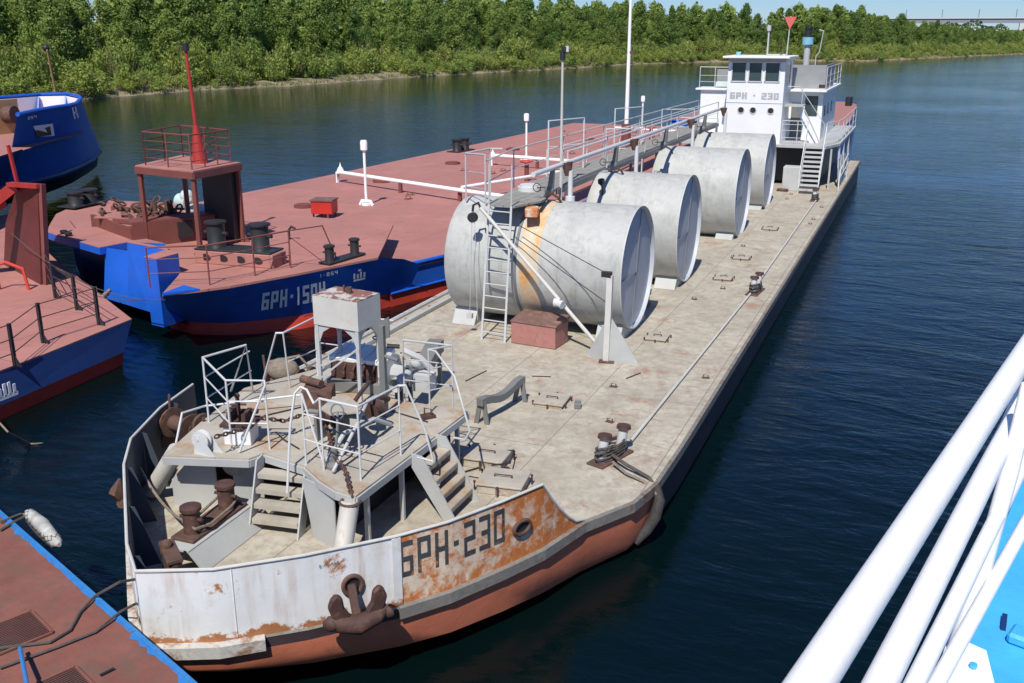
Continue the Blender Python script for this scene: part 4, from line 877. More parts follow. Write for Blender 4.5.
# ---------------------------------------------------------------- catwalk over the tanks
cw = thing('catwalk', 'raised wooden plank walkway with thin railings above the tanks', 'walkway', (-9.4,21,DK))
mb = MB(); mb.plate([V(-9.42,20.95,4.13), V(-8.68,20.95,4.13), V(-8.35,22.0,4.13), V(-8.75,24,4.13), V(-9.05,46.5,4.0), V(-9.95,46.5,4.0), V(-9.75,24,4.13)], .05); mb.build('planks', M['wood'], cw)
mb = MB(); mb.bar(V(-8.75,24,4.05),V(-9.02,46.5,3.93),.06,.14); mb.bar(V(-9.75,24,4.05),V(-9.95,46.5,3.93),.06,.14)
for y in (25.5,31.5,38.5,45.5): mb.bar((-8.9,y,DK),(-8.9,y,3.95),.08,.08,up=(0,1,0)); mb.bar((-9.85,y,DK),(-9.85,y,3.95),.08,.08,up=(0,1,0))
mb.build('beam', M['greyd'], cw)
Lr = [V(-9.42,20.95,4.15), V(-9.80,23.6,4.15), V(-9.83,27.5,4.12), V(-9.86,31.5,4.1), V(-9.9,36,4.07), V(-9.93,41,4.05), V(-9.95,46.3,4.02)]
Rr = [V(-8.72,24.3,4.15), V(-8.80,28.5,4.12), V(-8.85,33,4.1), V(-8.92,38,4.07), V(-8.98,42,4.05), V(-9.03,46.3,4.02)]
railing('railing', Lr, 1.0, cw, M['rail'], (.5,), .02); railing('railing', Rr, .95, cw, M['rail'], (.5,), .02)
railing('railing', [V(-10.35,21.85,4.05), V(-9.42,20.95,4.15)], 1.15, cw, M['rail'], (.3,.62,), .022)
mb = MB(); a = V(-10.35,21.85,4.05); mb.tube([a+V(0,0,1.15), V(-10.2,23.0,5.2), V(-9.9,23.1,5.2)], .022, 8); mb.tube([V(-10.2,23.0,4.0), V(-10.2,23.0,5.2)], .022, 8); mb.build('railing', M['rail'], cw)
for (x, y, hh) in ((-9.55,26.8,1.5),(-9.75,34.0,1.35)):
    mb = MB(); mb.tube([V(x-.5,y,4.1), V(x-.5,y,4.1+hh), V(x+.1,y+1.4,4.1+hh), V(x+.1,y+1.4,4.1)], .025, 8); mb.tube([V(x-.5,y,4.1+hh*.5), V(x+.1,y+1.4,4.1+hh*.5)], .015, 8); mb.build('gate_frame', M['railw'], cw)
mb = MB(); mb.box((-8.40,21.35,3.98), (.30,.45,.2), .3); mb.build('end_plate', M['bulr'], cw, .01)
mb = MB(); mb.cyl((-9.25,23.3,4.1), .30, .16, 18); mb.cyl((-9.25,23.3,4.26), .24, .05, 18); tag(mb.build('hatch_dome', M['railw'], T1), 'white round manhole on the tank top')
# pipe carried above the tanks on posts
pp = thing('cargo_pipe', 'long white pipe on rusty-headed posts above the tanks', 'pipe', (-8.2,21,4.08))
mb = MB(); mb.tube([V(-8.24,21.0,4.90), V(-8.36,44.0,4.88), V(-8.45,44.6,4.78)], .06, 12); mb.build('pipe', M['railw'], pp)
for y, z0 in ((23.06,4.05),(29.08,3.85),(36.76,3.8),(43.0,3.8)):
    mb = MB(); mb.tube([V(-8.05,y,z0), V(-8.05,y,4.75)], .065, 10); mb.tube([V(-8.05,y,z0-.1), V(-8.05,y,z0+.06)], .12, 12); mb.build('post', M['railw'], pp)
    mb = MB(); mb.tube([V(-8.12,y,4.62), V(-8.15,y,4.95)], [.07,.15], 10, caps=False); mb.build('pipe_clamp', M['rust'], pp)
for i, y in enumerate((22.3,27.6,33.5,39.8)):
    t_ = thing('valve', ('hand valve hung on the overhead pipe nearest the ladder','hand valve on the overhead pipe beyond its first post','hand valve on the overhead pipe beyond its second post','hand valve on the overhead pipe nearest the wheelhouse')[i], 'valve', (-8.25,y,4.5), 'valves hung on the overhead pipe')
    mb = MB(); mb.tube([V(-8.24,y,4.88), V(-8.3,y,4.3), V(-8.5,y+.2,4.15)], [.06,.09,.06], 10); mb.ball((-8.32,y,4.35), .13); mb.build('body', M['greyd'], t_)
    mb = MB(); mb.tube([V(-8.6+.1*math.cos(k*PI/6), y-.12, 4.42+.1*math.sin(k*PI/6)) for k in range(12)], .012, 5, closed=True); mb.tube([V(-8.32,y,4.42), V(-8.6,y-.12,4.42)], .015, 5); mb.tube([V(-8.3,y,4.3), V(-8.05,y-.1,4.2), V(-8.0,y,4.05)], .03, 6); mb.build('handwheel', M['rustd'], t_)
# rusty mast by the pipe
def light_mast(label, x, y, z0, z1, r, mat, head='lamp', group='light masts', name='light_mast'):
    t_ = thing(name, label, 'mast', (x,y,z0), group)
    mb = MB(); mb.tube([V(x,y,z0), V(x,y,(z0+z1)/2), V(x,y,z1)], [r,r*.85,r*.6], 10); mb.build('pole', mat, t_)
    if head == 'lamp':
        mb = MB(); mb.lathe(V(x,y,z1), [(0,0),(.10,0),(.12,.08),(.12,.26),(.08,.3),(0,.3)], 14); mb.build('lamp', M['railw'], t_)
    elif head == 'nav':
        mb = MB(); mb.cyl((x,y,z1), .07, .2, 12); mb.box((x+.05,y,z1+.26), (.12,.14,.12)); mb.build('lamp', M['black'], t_)
        mb = MB(); mb.cyl((x+.12,y,z1+.2), .05, .14, 10); mb.build('lens', M['railw'], t_)
    return t_
m1 = at(559,212,4.1)
t_ = light_mast('thin rust-streaked mast with lamp standing by the overhead pipe', -8.75, 24.3, DK, 7.35, .05, M['box'], 'nav')

# ---------------------------------------------------------------- aft deckhouse and wheelhouse
UD = 3.0
mb = MB(); mb.prism([(-11.4,47.8),(-6.42,47.8),(-4.25,47.8),(-3.75,49.5),(-3.75,59.5),(-11.6,59.5)], UD-.12, UD); mb.build('upper_deck', M['grey'], barge)
mb = MB(); mb.box((-7.6,54.2,2.0), (6.0,9.8,1.75)); mb.build('lower_house', M['black'], barge)  # black carries the deep shade below the upper deck
mb = MB(); mb.bar((-4.0,47.95,DK),(-4.0,47.95,UD-.12),.08,.08,up=(0,1,0))
for y in (49.6,52,55): mb.bar((-3.7,y,DK),(-3.8,y,UD-.12),.09,.09,up=(0,1,0))
mb.build('deck_post', M['grey'], barge)
mb = MB()
for y in (48.6,50.0,51.4): mb.plate([(-3.6,y,DK),(-3.6,y+.9,DK),(-3.68,y+.9,2.2),(-3.75,y+.35,2.4)], .02)
mb.tube([(-3.55,48.0,DK),(-3.55,48.2,1.9),(-3.55,52.5,2.2),(-3.55,52.5,DK)], .03, 8); mb.tube([(-3.55,48.1,1.5),(-3.55,52.5,1.7)], .02, 6); mb.build('side_bulwark', M['railw'], barge)
# wheelhouse
WF = 48.0
def wf(px, py): 
    r = FW + RT*((px-512)/_F) - UP*((py-341.5)/_F); t = WF/r.y; return V(r.x*t, WF, CAMZ+r.z*t)
xl_, xr_ = -9.0, -6.38
mb = MB()
# lower face to the sill and the window band built round three openings
z_sill, z_head, z_top = 5.83, 6.70, 6.88
wins = [(-8.82,-8.16),(-8.03,-7.42),(-7.28,-6.62)]
mb.box(((xl_+xr_)/2, WF+.05, (UD+z_sill)/2), (xr_-xl_, .1, z_sill-UD)); mb.box(((xl_+xr_)/2, WF+.05, (z_head+z_top)/2), (xr_-xl_, .1, z_top-z_head))
ed = [xl_]+[v for w_ in wins for v in w_]+[xr_]
for a, b in zip(ed[0::2], ed[1::2]): mb.box(((a+b)/2, WF+.05, (z_sill+z_head)/2), (b-a, .1, z_head-z_sill))
# side walls with one window each, back wall
for x in (xl_+.05, xr_-.05):
    mb.box((x, WF+1.3, (UD+5.7)/2), (.1, 2.4, 5.7-UD)); mb.box((x, WF+1.3, 6.79), (.1, 2.4, .18)); mb.box((x, WF+.3, 6.2), (.1,.4,1.0)); mb.box((x, WF+2.25, 6.2), (.1,.5,1.0))
mb.box(((xl_+xr_)/2, WF+2.55, (UD+z_top)/2), (xr_-xl_, .1, z_top-UD))
wh = mb.build('wheelhouse', M['cabin'], barge)
mb = MB(); mb.box(((xl_+xr_)/2, WF+1.15, z_top+.05), (xr_-xl_+.42, 3.2, .10)); mb.build('roof', M['cabin'], wh, .02)
mb = MB(); mb.box(((xl_+xr_)/2, WF-.012, 6.80), (xr_-xl_+.02, .02, .14)); mb.build('fascia', M['grey'], wh)
for a, b in wins:
    mb = MB(); x0, x1, z0, z1 = a+.0, b-.0, z_sill, z_head
    for (cx, cz, w_, h_) in (((x0+x1)/2, z0-.0, x1-x0+.06, .05), ((x0+x1)/2, z1, x1-x0+.06, .05), (x0, (z0+z1)/2, .05, z1-z0), (x1, (z0+z1)/2, .05, z1-z0)): mb.box((cx, WF-.015, cz), (w_, .04, h_))
    f_ = mb.build('window', M['railw'], wh)
    mb = MB(); mb.box(((x0+x1)/2, WF+.05, (z0+z1)/2), (x1-x0, .012, z1-z0)); mb.build('pane', M['glass'], f_)
mb = MB(); mb.box((xr_-.03, WF+1.25, 6.2), (.012, 1.5, 1.0)); mb.build('side_pane', M['glass'], wh)
mb = MB(); mb.box((-7.9,WF+.9,6.2), (.5,.3,.5)); mb.tube([(-7.6,WF+.6,5.8),(-7.6,WF+.6,6.3)], .1, 8); mb.build('steering_console', M['greyd'], wh)
for x in (-8.28,-7.72,-6.90):
    mb = MB(); mb.lathe((x,WF-.012,4.52), [(0,0),(.13,0),(.13,.02),(0,.02)], 18, 'y'); pt_ = mb.build('porthole', M['black'], wh)
    mb = MB(); mb.tube([V(x+.15*math.cos(k*PI/9), WF-.015, 4.52+.15*math.sin(k*PI/9)) for k in range(18)], .02, 6, closed=True); mb.build('porthole_ring', M['railw'], pt_)
mb = MB(); lettering(mb, 'БРН - 230', lambda u, v: V(-8.84+u, WF-.008, 5.03+v), .235, .30, .045, .42); mb.build('number', M['letter'], wh)
mb = MB(); mb.box(((xl_+xr_)/2, WF-.008, 4.86), (xr_-xl_, .012, .02)); mb.build('seam', M['letter'], wh)
# lower deckhouse wings
mb = MB(); HT = 5.30
mb.box((-7.4,54.0,(UD+HT)/2), (5.15,7.0,HT-UD)); mb.box((-9.9,50.4,(UD+HT)/2), (1.5,.9,HT-UD)); dh = mb.build('deckhouse', M['cabin'], barge)
mb = MB(); mb.box((-7.4,53.85,HT+.05), (5.5,7.7,.10)); mb.box((-9.95,50.6,HT+.05), (1.9,1.6,.09)); mb.build('roof_deck', M['cabin'], dh, .015)
mb = MB(); mb.box((-5.35,50.49,4.62), (.60,.03,.95)); w_ = mb.build('window', M['glass'], dh, .06)
for y in (51.8,53.4,55.2):
    mb = MB(); mb.box((-4.81,y,4.35), (.03,.55,.55)); mb.build('window', M['glass'], dh, .05)
mb = MB(); mb.box((-6.0,50.48,3.9), (.55,.03,1.7)); mb.build('door', M['greyd'], dh, .01)
mb = MB(); mb.plate([V(-5.88,49.2,4.62), V(-5.62,49.2,4.62), V(-4.72,49.2,UD), V(-5.15,49.2,UD)], .05); mb.build('wing_brace', M['cabin'], dh)
mb = MB(); mb.box((-6.0,49.3,4.72), (.9,1.3,.06)); mb.build('bridge_wing', M['grey'], dh)
mb = MB(); mb.tube([V(-5.55,48.7,4.75), V(-4.65,48.9,UD+.05)], .03, 6); mb.tube([V(-5.75,48.7,5.6), V(-4.5,48.9,UD+.9), V(-4.5,48.9,UD)], .02, 6); mb.tube([V(-5.75,48.7,5.6), V(-6.3,48.7,5.6)], .02, 6); mb.tube([V(-5.6,48.7,4.7), V(-5.6,48.7,5.6)], .02, 6)
mb.build('wing_ladder', M['rail'], barge)
railing('railing', [V(-6.3,47.9,UD), V(-5.6,47.9,UD), V(-5.15,47.9,UD)], 1.1, barge, M['railw'], (.3,.6,.85), .018)
railing('railing', [V(-4.3,47.9,UD), V(-3.9,49.3,UD), V(-3.82,51,UD), V(-3.82,53,UD), V(-3.82,55,UD), V(-3.82,57.5,UD), V(-3.82,59.4,UD)], 1.05, barge, M['railw'], (.3,.6), .018)
railing('railing', [V(-11.3,47.9,UD), V(-10.2,47.9,UD), V(-9.3,47.9,UD)], 1.1, barge, M['railw'], (.3,.6), .018)
railing('railing', [V(-10.75,50.0,HT+.1), V(-10.0,50.0,HT+.1), V(-9.1,50.0,HT+.1)], 1.0, barge, M['railw'], (.3,.6), .018)
mb = MB(); mb.box((-9.6,50.9,HT+.55), (.95,.04,.85)); mb.build('wing_screen', M['louver'], dh)
mb = MB(); mb.box((-9.7,50.6,HT+.26), (.7,.35,.24)); mb.box((-9.7,50.55,HT+.3), (.5,.2,.2)); mb.build('locker', M['mint'], dh, .02)
railing('railing', [V(-4.72,50.2,HT+.1), V(-4.72,52,HT+.1), V(-4.72,54,HT+.1), V(-4.72,56,HT+.1), V(-4.72,57.6,HT+.1)], 1.05, barge, M['railw'], (.3,.6), .018)
mb = MB(); mb.box((-5.85,51.2,HT+.66), (2.0,.05,1.12)); mb.box((-4.88,53.3,HT+.66), (.05,4.2,1.12)); mb.build('slat_screen', M['louver'], dh)
mb = MB()
for z in (4.1,4.35,4.6,4.85,5.1): pass
mb.tube([V(-4.9,50.1,HT+.2), V(-4.9,50.1,HT+.35)], .14, 10); mb.build('vent', M['rustd'], dh)
# funnel
mb = MB(); mb.tube([V(-6.0,52.5,HT), V(-6.0,52.5,HT+2.15)], .15, 14); fn = mb.build('funnel', M['rail'], barge)
mb = MB(); mb.tube([V(-6.0,52.5,7.45), V(-6.0,52.5,7.80)], .27, 16); mb.build('funnel_band', M['lightblue'], fn)
mb = MB(); mb.tube([V(-6.0,52.5,7.8), V(-6.0,52.5,8.2)], .17, 16); mb.tube([V(-6.0,52.5,8.2), V(-6.0,52.5,8.32)], .2, 16); mb.build('funnel_cap', M['black'], fn)
mb = MB(); mb.tube([V(-5.55,52.5,HT), V(-5.55,52.5,6.9), V(-5.4,52.5,7.1), V(-5.3,52.5,8.1), V(-5.5,52.5,8.15)], .03, 8); mb.build('vent_pipe', M['rail'], barge)
mb = MB(); mb.tube([V(-7.45,49.3,6.95), V(-7.45,49.3,8.1)], .04, 8); mb.tube([V(-7.45,49.3,8.1), V(-7.45,49.3,8.35)], .10, 10); mb.build('signal_mast', M['rail'], barge)
sg = thing('triangle_sign', 'red inverted triangle signal board on a pole over wheelhouse roof', 'sign', (-6.55,49.3,6.95))
mb = MB(); mb.tube([V(-6.55,49.3,6.95), V(-6.5,49.3,8.75)], .03, 8); mb.build('pole', M['rail'], sg)
mb = MB(); mb.plate([V(-6.78,49.27,8.72), V(-6.22,49.27,8.72), V(-6.5,49.27,8.15)], .03); mb.build('board', M['signred'], sg)
mb = MB(); mb.cyl((-8.75,49.0,6.95), .12, .2, 12); mb.build('roof_lamp', M['lightblue'], wh)
mb = MB(); mb.box((-7.1,49.0,7.0), (.6,.4,.12)); mb.cyl((-6.6,48.8,6.95), .1, .12, 10); mb.build('roof_hatch', M['rail'], wh, .01)
# stair to upper deck
stairs('stair', (-4.72,47.78,UD-.05), (0,-1,0), 1, .85, 1.95, 1.55, 9, barge, M['rail'], M['rail'], stringer=.1)
mb = MB()
for x in (-5.15,-4.29): mb.tube([V(x,47.85,UD), V(x,47.8,UD+.9), V(x,46.25,DK+.9), V(x,46.2,DK)], .02, 8)
mb.build('stair_rail', M['railw'], barge)
lk = MB(); lk.box((-5.55,47.3,DK+.55), (.85,.7,1.1)); lk.build('locker', M['rail'], barge, .02)
lk = MB(); lk.box((-5.9,46.7,DK+.06), (.5,.3,.10)); lk.build('deck_grip', M['rustd'], barge, .02)

# ================================================================ BARGE 1504
b4 = thing('cargo_barge', 'pink-decked barge with blue hull numbered 1504 behind the beige barge', 'barge', (-20,45,0))
FZ = 1.75; MZ = 1.1
right4 = [(-13.75,27.6),(-13.3,33),(-12.9,42),(-12.45,60),(-12.3,76)]
left4 = [(-26.4,76),(-27.0,60),(-28.0,40),(-28.6,31),(-28.0,27.5)]
fr4 = [at(57,235,FZ).xy, at(104,250,FZ).xy]
mb = MB(); mb.prism([(-14.5,25.2)]+right4+left4+[(-27,26)], MZ-.05, MZ); mb.build('main_deck', M['pink'], b4)
rb = [(-14.55,25.2)]+right4
mb = MB(); rows = [[V(x,y,z) for x, y in rb] for z in (MZ+.14, MZ-.1, .38)]; mb.loft(rows); mb.build('hull_side', M['bluehull'], b4)
mb = MB(); mb.loft([[V(x,y,z) for x, y in rb] for z in (.38, -.4)]); mb.build('boot_top', M['redhull'], b4)
mb = MB(); mb.tube([V(x+.03,y,MZ+.10) for x, y in rb], .07, 8); mb.tube([V(x+.03,y,.42) for x, y in rb], .04, 6); mb.build('side_fender_bar', M['blue'], b4)
mb = MB(); mb.loft([[V(x,y,z) for x, y in right4[-1:]+left4] for z in (MZ, -.4)]); mb.build('hull_side', M['bluehull'], b4)
# forecastle
F = [at(162,294,FZ), at(200,290,FZ), at(230,286,FZ), at(265,279.5,FZ), at(300,273,FZ), at(340,265,FZ), at(378,257.5,FZ)]
fdeck = [(p.x,p.y) for p in F]+[(-16.5,29.0),(-27.0,29.6),at(108,200.5,FZ).xy[:],at(76,205,FZ).xy[:],at(56,214,FZ).xy[:],at(49,226,FZ).xy[:],at(46,237,FZ).xy[:],(-24.4,23.2),(-22.0,22.3),(-20.8,21.6),(-19.0,20.95),(-18.3,20.4)]
mb = MB(); mb.prism(fdeck, FZ-.06, FZ); mb.build('forecastle_deck', M['pink'], b4)
tl = V(-13.9,26.0,MZ+.12)
mb = MB()
topr = F+[V(-14.15,25.4,FZ-.25), tl]; midr = [V(p.x-.10+.04, p.y+.25, 1.0) if i < 2 else V(p.x-.05,p.y+.08,.95) for i, p in enumerate(topr)]
low = [V(-19.2,20.8,.35), V(-18.2,20.6,.35), V(-17.25,20.9,.35), V(-16.5,21.4,.38), V(-15.75,22.2,.40), V(-15.1,23.4,.42), V(-14.75,24.6,.42), V(-14.6,25.3,.42), V(-14.3,26.0,.42)]
mb.loft([topr, [a.lerp(b_, .5) for a, b_ in zip(topr, low)], low], smooth=True); mb.build('bow_side', M['bluehull'], b4)
mb = MB(); lw2 = [V(p.x+.01, p.y-.0, -.2) for p in low]; mb.loft([low, lw2], smooth=True); mb.build('boot_top', M['redhull'], b4)
# number on bow side
A_ = at(262,305,1.05); B_ = at(318,297,1.05)
def on4(u, v):
    # walk on the lofted side: top row to low row
    cumx = [0]
    for a, b_ in zip(topr, topr[1:]): cumx.append(cumx[-1]+(b_-a).length)
    u = max(0, min(u, cumx[-1]-.01)); i = max(k for k in range(len(cumx)) if cumx[k] <= u); i = min(i, len(topr)-2); f = (u-cumx[i])/(cumx[i+1]-cumx[i])
    mid_ = [a.lerp(b_, .5) for a, b_ in zip(topr, low)]
    a = topr[i].lerp(topr[i+1], f); m_ = mid_[i].lerp(mid_[i+1], f); l_ = low[i].lerp(low[i+1], f)
    v = v/(a.z-l_.z); p = (l_.lerp(m_, v*2) if v < .5 else m_.lerp(a, v*2-1)); n = V(.87,-.45,.1); return p+n*.06
mb = MB(); lettering(mb, 'БРН-1504', on4, .205, .58, .055, .34, 2.66, .36); mb.build('number', M['letterw'], b4)
mb = MB(); lettering(mb, '1-054', on4, .09, .11, .05, .3, 4.4, 1.08); mb.build('small_mark', M['letterw'], b4)
mb = MB()
def r4(u0, v0, u1, v1): mb.add([on4(u0,v0), on4(u1,v0), on4(u1,v1), on4(u0,v1)], [(0,1,2,3)])
for a in ((5.55,.72,6.0,.78),(5.55,.80,5.62,.98),(5.68,.80,5.75,.94),(5.80,.80,5.87,1.0),(5.93,.80,6.0,.96),(5.73,1.02,5.84,1.08)): r4(*a)
mb.build('emblem', M['letterw'], b4)
# bow front: ledge, raked plate and knee box
mb = MB()
G = [at(50,238,1.9), at(104,247,1.9), at(128,243,2.3), at(166,250,2.3)]
kt = [at(144,257,2.3), at(157.5,259.5,2.3), at(178.5,253.5,2.3), at(166,250,2.3)]
LZ = 2.0
mb.loft([[V(-22.05,21.6,LZ-.05), V(-20.95,21.33,LZ), V(-20.72,21.12,2.3), V(-19.85,20.95,2.3), V(-18.98,20.74,2.3)], [V(-22.0,21.25,.5), V(-20.95,20.95,.5), V(-20.7,20.88,.5), V(-19.75,20.6,.5), V(-18.9,20.35,.5)]])
mb.loft([[V(-22.0,21.25,.5), V(-20.7,20.88,.5), V(-19.75,20.6,.5), V(-18.3,20.1,.5)], [V(-22.0,23.3,-.4), V(-20.7,22.8,-.4), V(-19.6,22.3,-.4), V(-18.3,21.9,-.4)]])
mb.build('bow_plate', M['blue'], b4)
mb = MB(); bxq = [V(-18.91,19.81,0), V(-18.40,19.71,0), V(-18.36,20.51,0), V(-18.98,20.78,0)]; mb.prism([(p.x,p.y) for p in bxq], .42, 2.29); mb.build('push_knee', M['blue'], b4)
mb = MB(); ldg = [at(44,231,LZ), at(56,235,LZ), at(99.4,247.5,LZ), at(128,242,LZ), V(-20.7,22.6,LZ), V(-24.6,23.8,LZ)]; mb.prism([(p.x,p.y) for p in ldg], LZ-.22, LZ-.012); mb.build('ledge', M['blue'], b4)
mb = MB(); lc_ = sum(ldg, V(0,0,0))/len(ldg); mb.prism([(lc_.x+(p.x-lc_.x)*.985, lc_.y+(p.y-lc_.y)*.985) for p in ldg], LZ-.012, LZ); mb.build('ledge_deck', M['pink'], b4)
mb = MB(); mb.loft([[V(-27.2,25.2,1.8), V(-25.5,23.9,1.8), V(-22.05,22.3,1.8), V(-22.0,21.5,1.8)], [V(-27.2,25.2,-.4), V(-25.5,23.9,-.4), V(-22.05,22.3,-.4), V(-22.0,21.5,-.4)]]); mb.build('anchor_recess', M['navy'], b4)  # navy puts the recess shadow on the blue bow into the colour
mb = MB(); mb.plate([V(p.x, p.y, 2.305) for p in bxq], .02); mb.plate([V(-20.72,21.12,2.31), V(-18.98,20.74,2.31), V(-18.98,20.86,2.31), V(-20.72,21.24,2.31)], .02); mb.build('knee_top', M['pink'], b4)
mb = MB(); mb.plate([at(162,294,FZ)+V(.02,-.02,.0), at(200,290,FZ), at(184,286,FZ)], .06); mb.build('corner_plate', M['blue'], b4)
mb = MB(); mb.plate([V(-20.7,21.26,1.75), V(-18.98,20.88,1.75), V(-18.98,20.88,2.29), V(-20.7,21.26,2.29)], .02); mb.build('bulwark_lining', M['maroon'], b4)
# long maroon trough (towing beam) with openings
mb = MB(); a0 = at(127,264,FZ)
ta = V(-24.6,24.6,FZ); tb = V(-21.2,23.0,FZ)
mb.bar(V(-21.9,22.6,FZ+.38), V(-20.6,24.8,FZ+.38), .10, .75); mb.bar(V(-24.9,24.0,FZ+.30), V(-21.9,22.6,FZ+.30), .10, .6); mb.bar(V(-25.6,25.6,FZ+.3), V(-22.6,25.3,FZ+.3), .1, .55); mb.plate([V(-21.9,22.6,FZ+.76), V(-20.6,24.8,FZ+.76), V(-21.2,25.2,FZ+.76), V(-22.6,22.9,FZ+.76)], .03); mb.build('towing_beam', M['maroon'], b4)
mb = MB(); mb.plate([V(-21.15,23.72,FZ+.15), V(-20.92,24.12,FZ+.15), V(-20.92,24.12,FZ+.65), V(-21.15,23.72,FZ+.65)], .09); mb.build('beam_opening', M['black'], b4)
# platform on four posts with red cone mast
ptz = 4.2; pc = [at(135,166,ptz), at(193,172,ptz), at(241,163,ptz), at(182,155.5,ptz)]
mb = MB(); mb.plate(pc, .04); mb.build('lookout_deck', M['pink'], b4)
mb = MB()
for a, b_ in zip(pc, pc[1:]+pc[:1]): mb.bar(a-V(0,0,.12), b_-V(0,0,.12), .06, .19)
mb.build('lookout_beam', M['maroon'], b4)
for p in pc:
    q_ = pc[0].lerp(pc[2], .5); f = p+(q_-p).normalized()*.12; mb = MB(); mb.bar(V(f.x,f.y,FZ), V(f.x,f.y,ptz-.2), .13, .10, up=(0,1,0)); mb.plate([V(f.x,f.y,FZ+.35), V(f.x-.22,f.y-.05,FZ), V(f.x+.22,f.y+.05,FZ)], .02); mb.build('lookout_post', M['maroon'], b4)
mb = MB(); mb.add([pc[1]+V(-.05,.2,-.2), pc[2]+V(-.05,-.1,-.2), V(-19.1,24.8,FZ), V(-19.1,22.5,FZ)], [(0,1,2,3)]); 
mb2 = MB(); qa = pc[2]+(pc[0]-pc[2])*.06; qb = pc[3]+(pc[1]-pc[3])*.06; qc = pc[1]+(pc[3]-pc[1])*.08; mb2.plate([V(qa.x,qa.y,FZ), V(*qb.lerp(qa,.35).xy,FZ), V(*qb.lerp(qa,.35).xy,ptz-.2), V(qa.x,qa.y,ptz-.2)], .04); mb2.plate([V(qa.x-.05,qa.y,FZ+.02), V(*qa.lerp(qc,.15).xy,FZ+.02), V(*qa.lerp(qc,.15).xy,ptz-.22), V(qa.x-.05,qa.y,ptz-.22)], .03); mb2.build('lookout_dark_backing', M['black'], b4)  # black plates stand in for the dark interior under the lookout
mb = MB(); q0 = pc[0].lerp(pc[2], .5); pcd = pc; pc = [q0+(p-q0)*.80 for p in pc]
rl_ = [pc[0], pc[0].lerp(pc[1],.5), pc[1], pc[1].lerp(pc[2],.33), pc[1].lerp(pc[2],.66), pc[2], pc[2].lerp(pc[3],.5), pc[3], pc[3].lerp(pc[0],.5), pc[0]]
railing('lookout_railing', rl_, 1.0, b4, M['maroon'], (.25,.5,.75), .022)
cm = thing('light_mast', 'tall red mast with a cone base on the lookout platform', 'mast', (-20.3,24.1,ptz), 'light masts')
mb = MB(); mb.tube([V(-20.35,24.1,ptz), V(-20.4,24.1,5.35)], [.25,.09], 12); mb.build('cone_base', M['mastred'], cm)
mb = MB(); mb.tube([V(-20.4,24.1,5.3), V(-20.5,24.1,7.5)], [.062,.045], 8); mb.build('pole', M['mastred'], cm)
mb = MB(); mb.cyl((-20.5,24.1,7.5), .10, .22, 10); mb.build('lamp', M['black'], cm)
mb = MB(); mb.tube([V(-21.3,25.3,ptz), V(-21.35,25.6,FZ)], .03, 6); mb.tube([V(-20.9,25.3,ptz), V(-20.95,25.6,FZ)], .03, 6)
for k in range(8): mb.tube([V(-21.32,25.4,2.0+.28*k), V(-20.92,25.4,2.0+.28*k)], .02, 5)
tag(mb.build('ladder', M['black']), 'black ladder hanging behind the red lookout platform', 'ladder')
# pale machinery under the platform
mc = thing('windlass', 'pale green electric windlass under the maroon lookout platform', 'windlass', (-21.0,24.3,FZ))
mb = MB(); mb.box((-21.0,24.3,FZ+.10), (1.6,.8,.2), -.2); mb.build('bed', M['mint'], mc, .01)
mb = MB(); mb.tube([V(-20.6,23.9,FZ+.55), V(-20.0,23.8,FZ+.55)], .26, 14); mb.tube([V(-20.0,23.8,FZ+.55), V(-19.95,23.8,FZ+.55)], .28, 14); mb.build('motor', M['mint'], mc)
mb = MB(); mb.tube([V(-22.0,24.6,FZ+.7), V(-21.5,24.5,FZ+.7)], .28, 14); mb.ball((-21.6,24.5,FZ+.9), .25); mb.build('gearbox', M['mint'], mc)
mb = MB(); mb.tube([V(-21.4,24.4,FZ+.55), V(-20.7,24.2,FZ+.55)], .16, 12); mb.box((-21.0,24.1,FZ+.35), (.5,.5,.4), .3); mb.tube([V(-21.2,24.0,FZ+.8), V(-20.9,24.0,FZ+.9)], .1, 8); mb.build('drum', M['grey'], mc)
mc.location += at(200,216,2.2)-at(196,231,2.2)
# heap of chain on beam
rn = random.Random(8); mb = MB()
for k in range(60):
    p = V(-22.9+rn.uniform(-1.5,1.2), 24.2+rn.uniform(-.6,.7), FZ+.66+abs(rn.gauss(0,.18))); a = V(rn.gauss(0,1),rn.gauss(0,1),rn.gauss(0,.6)).normalized(); b_ = a.cross(V(rn.random(),rn.random(),1)).normalized()
    mb.tube([p+a*.16*math.cos(2*PI*j/8)+b_*.09*math.sin(2*PI*j/8) for j in range(8)], .035, 5, closed=True)
for k in range(6): p = V(-22.8+rn.uniform(-1.0,1.0), 24.3+rn.uniform(-.3,.3), FZ+.6); mb.tube([p, p+V(rn.uniform(-.2,.2),0,.55)], .07, 8)
tag(mb.build('chain_heap', M['rust']), 'heap of rusty chain and shackles on the towing beam', 'chain')
mb = MB(); mb.plate([V(-24.2,23.4,FZ+.64), V(-21.6,24.0,FZ+.64), V(-21.8,25.2,FZ+.64), V(-24.6,24.8,FZ+.64)], .04); mb.build('beam_shelf', M['pink'], b4)
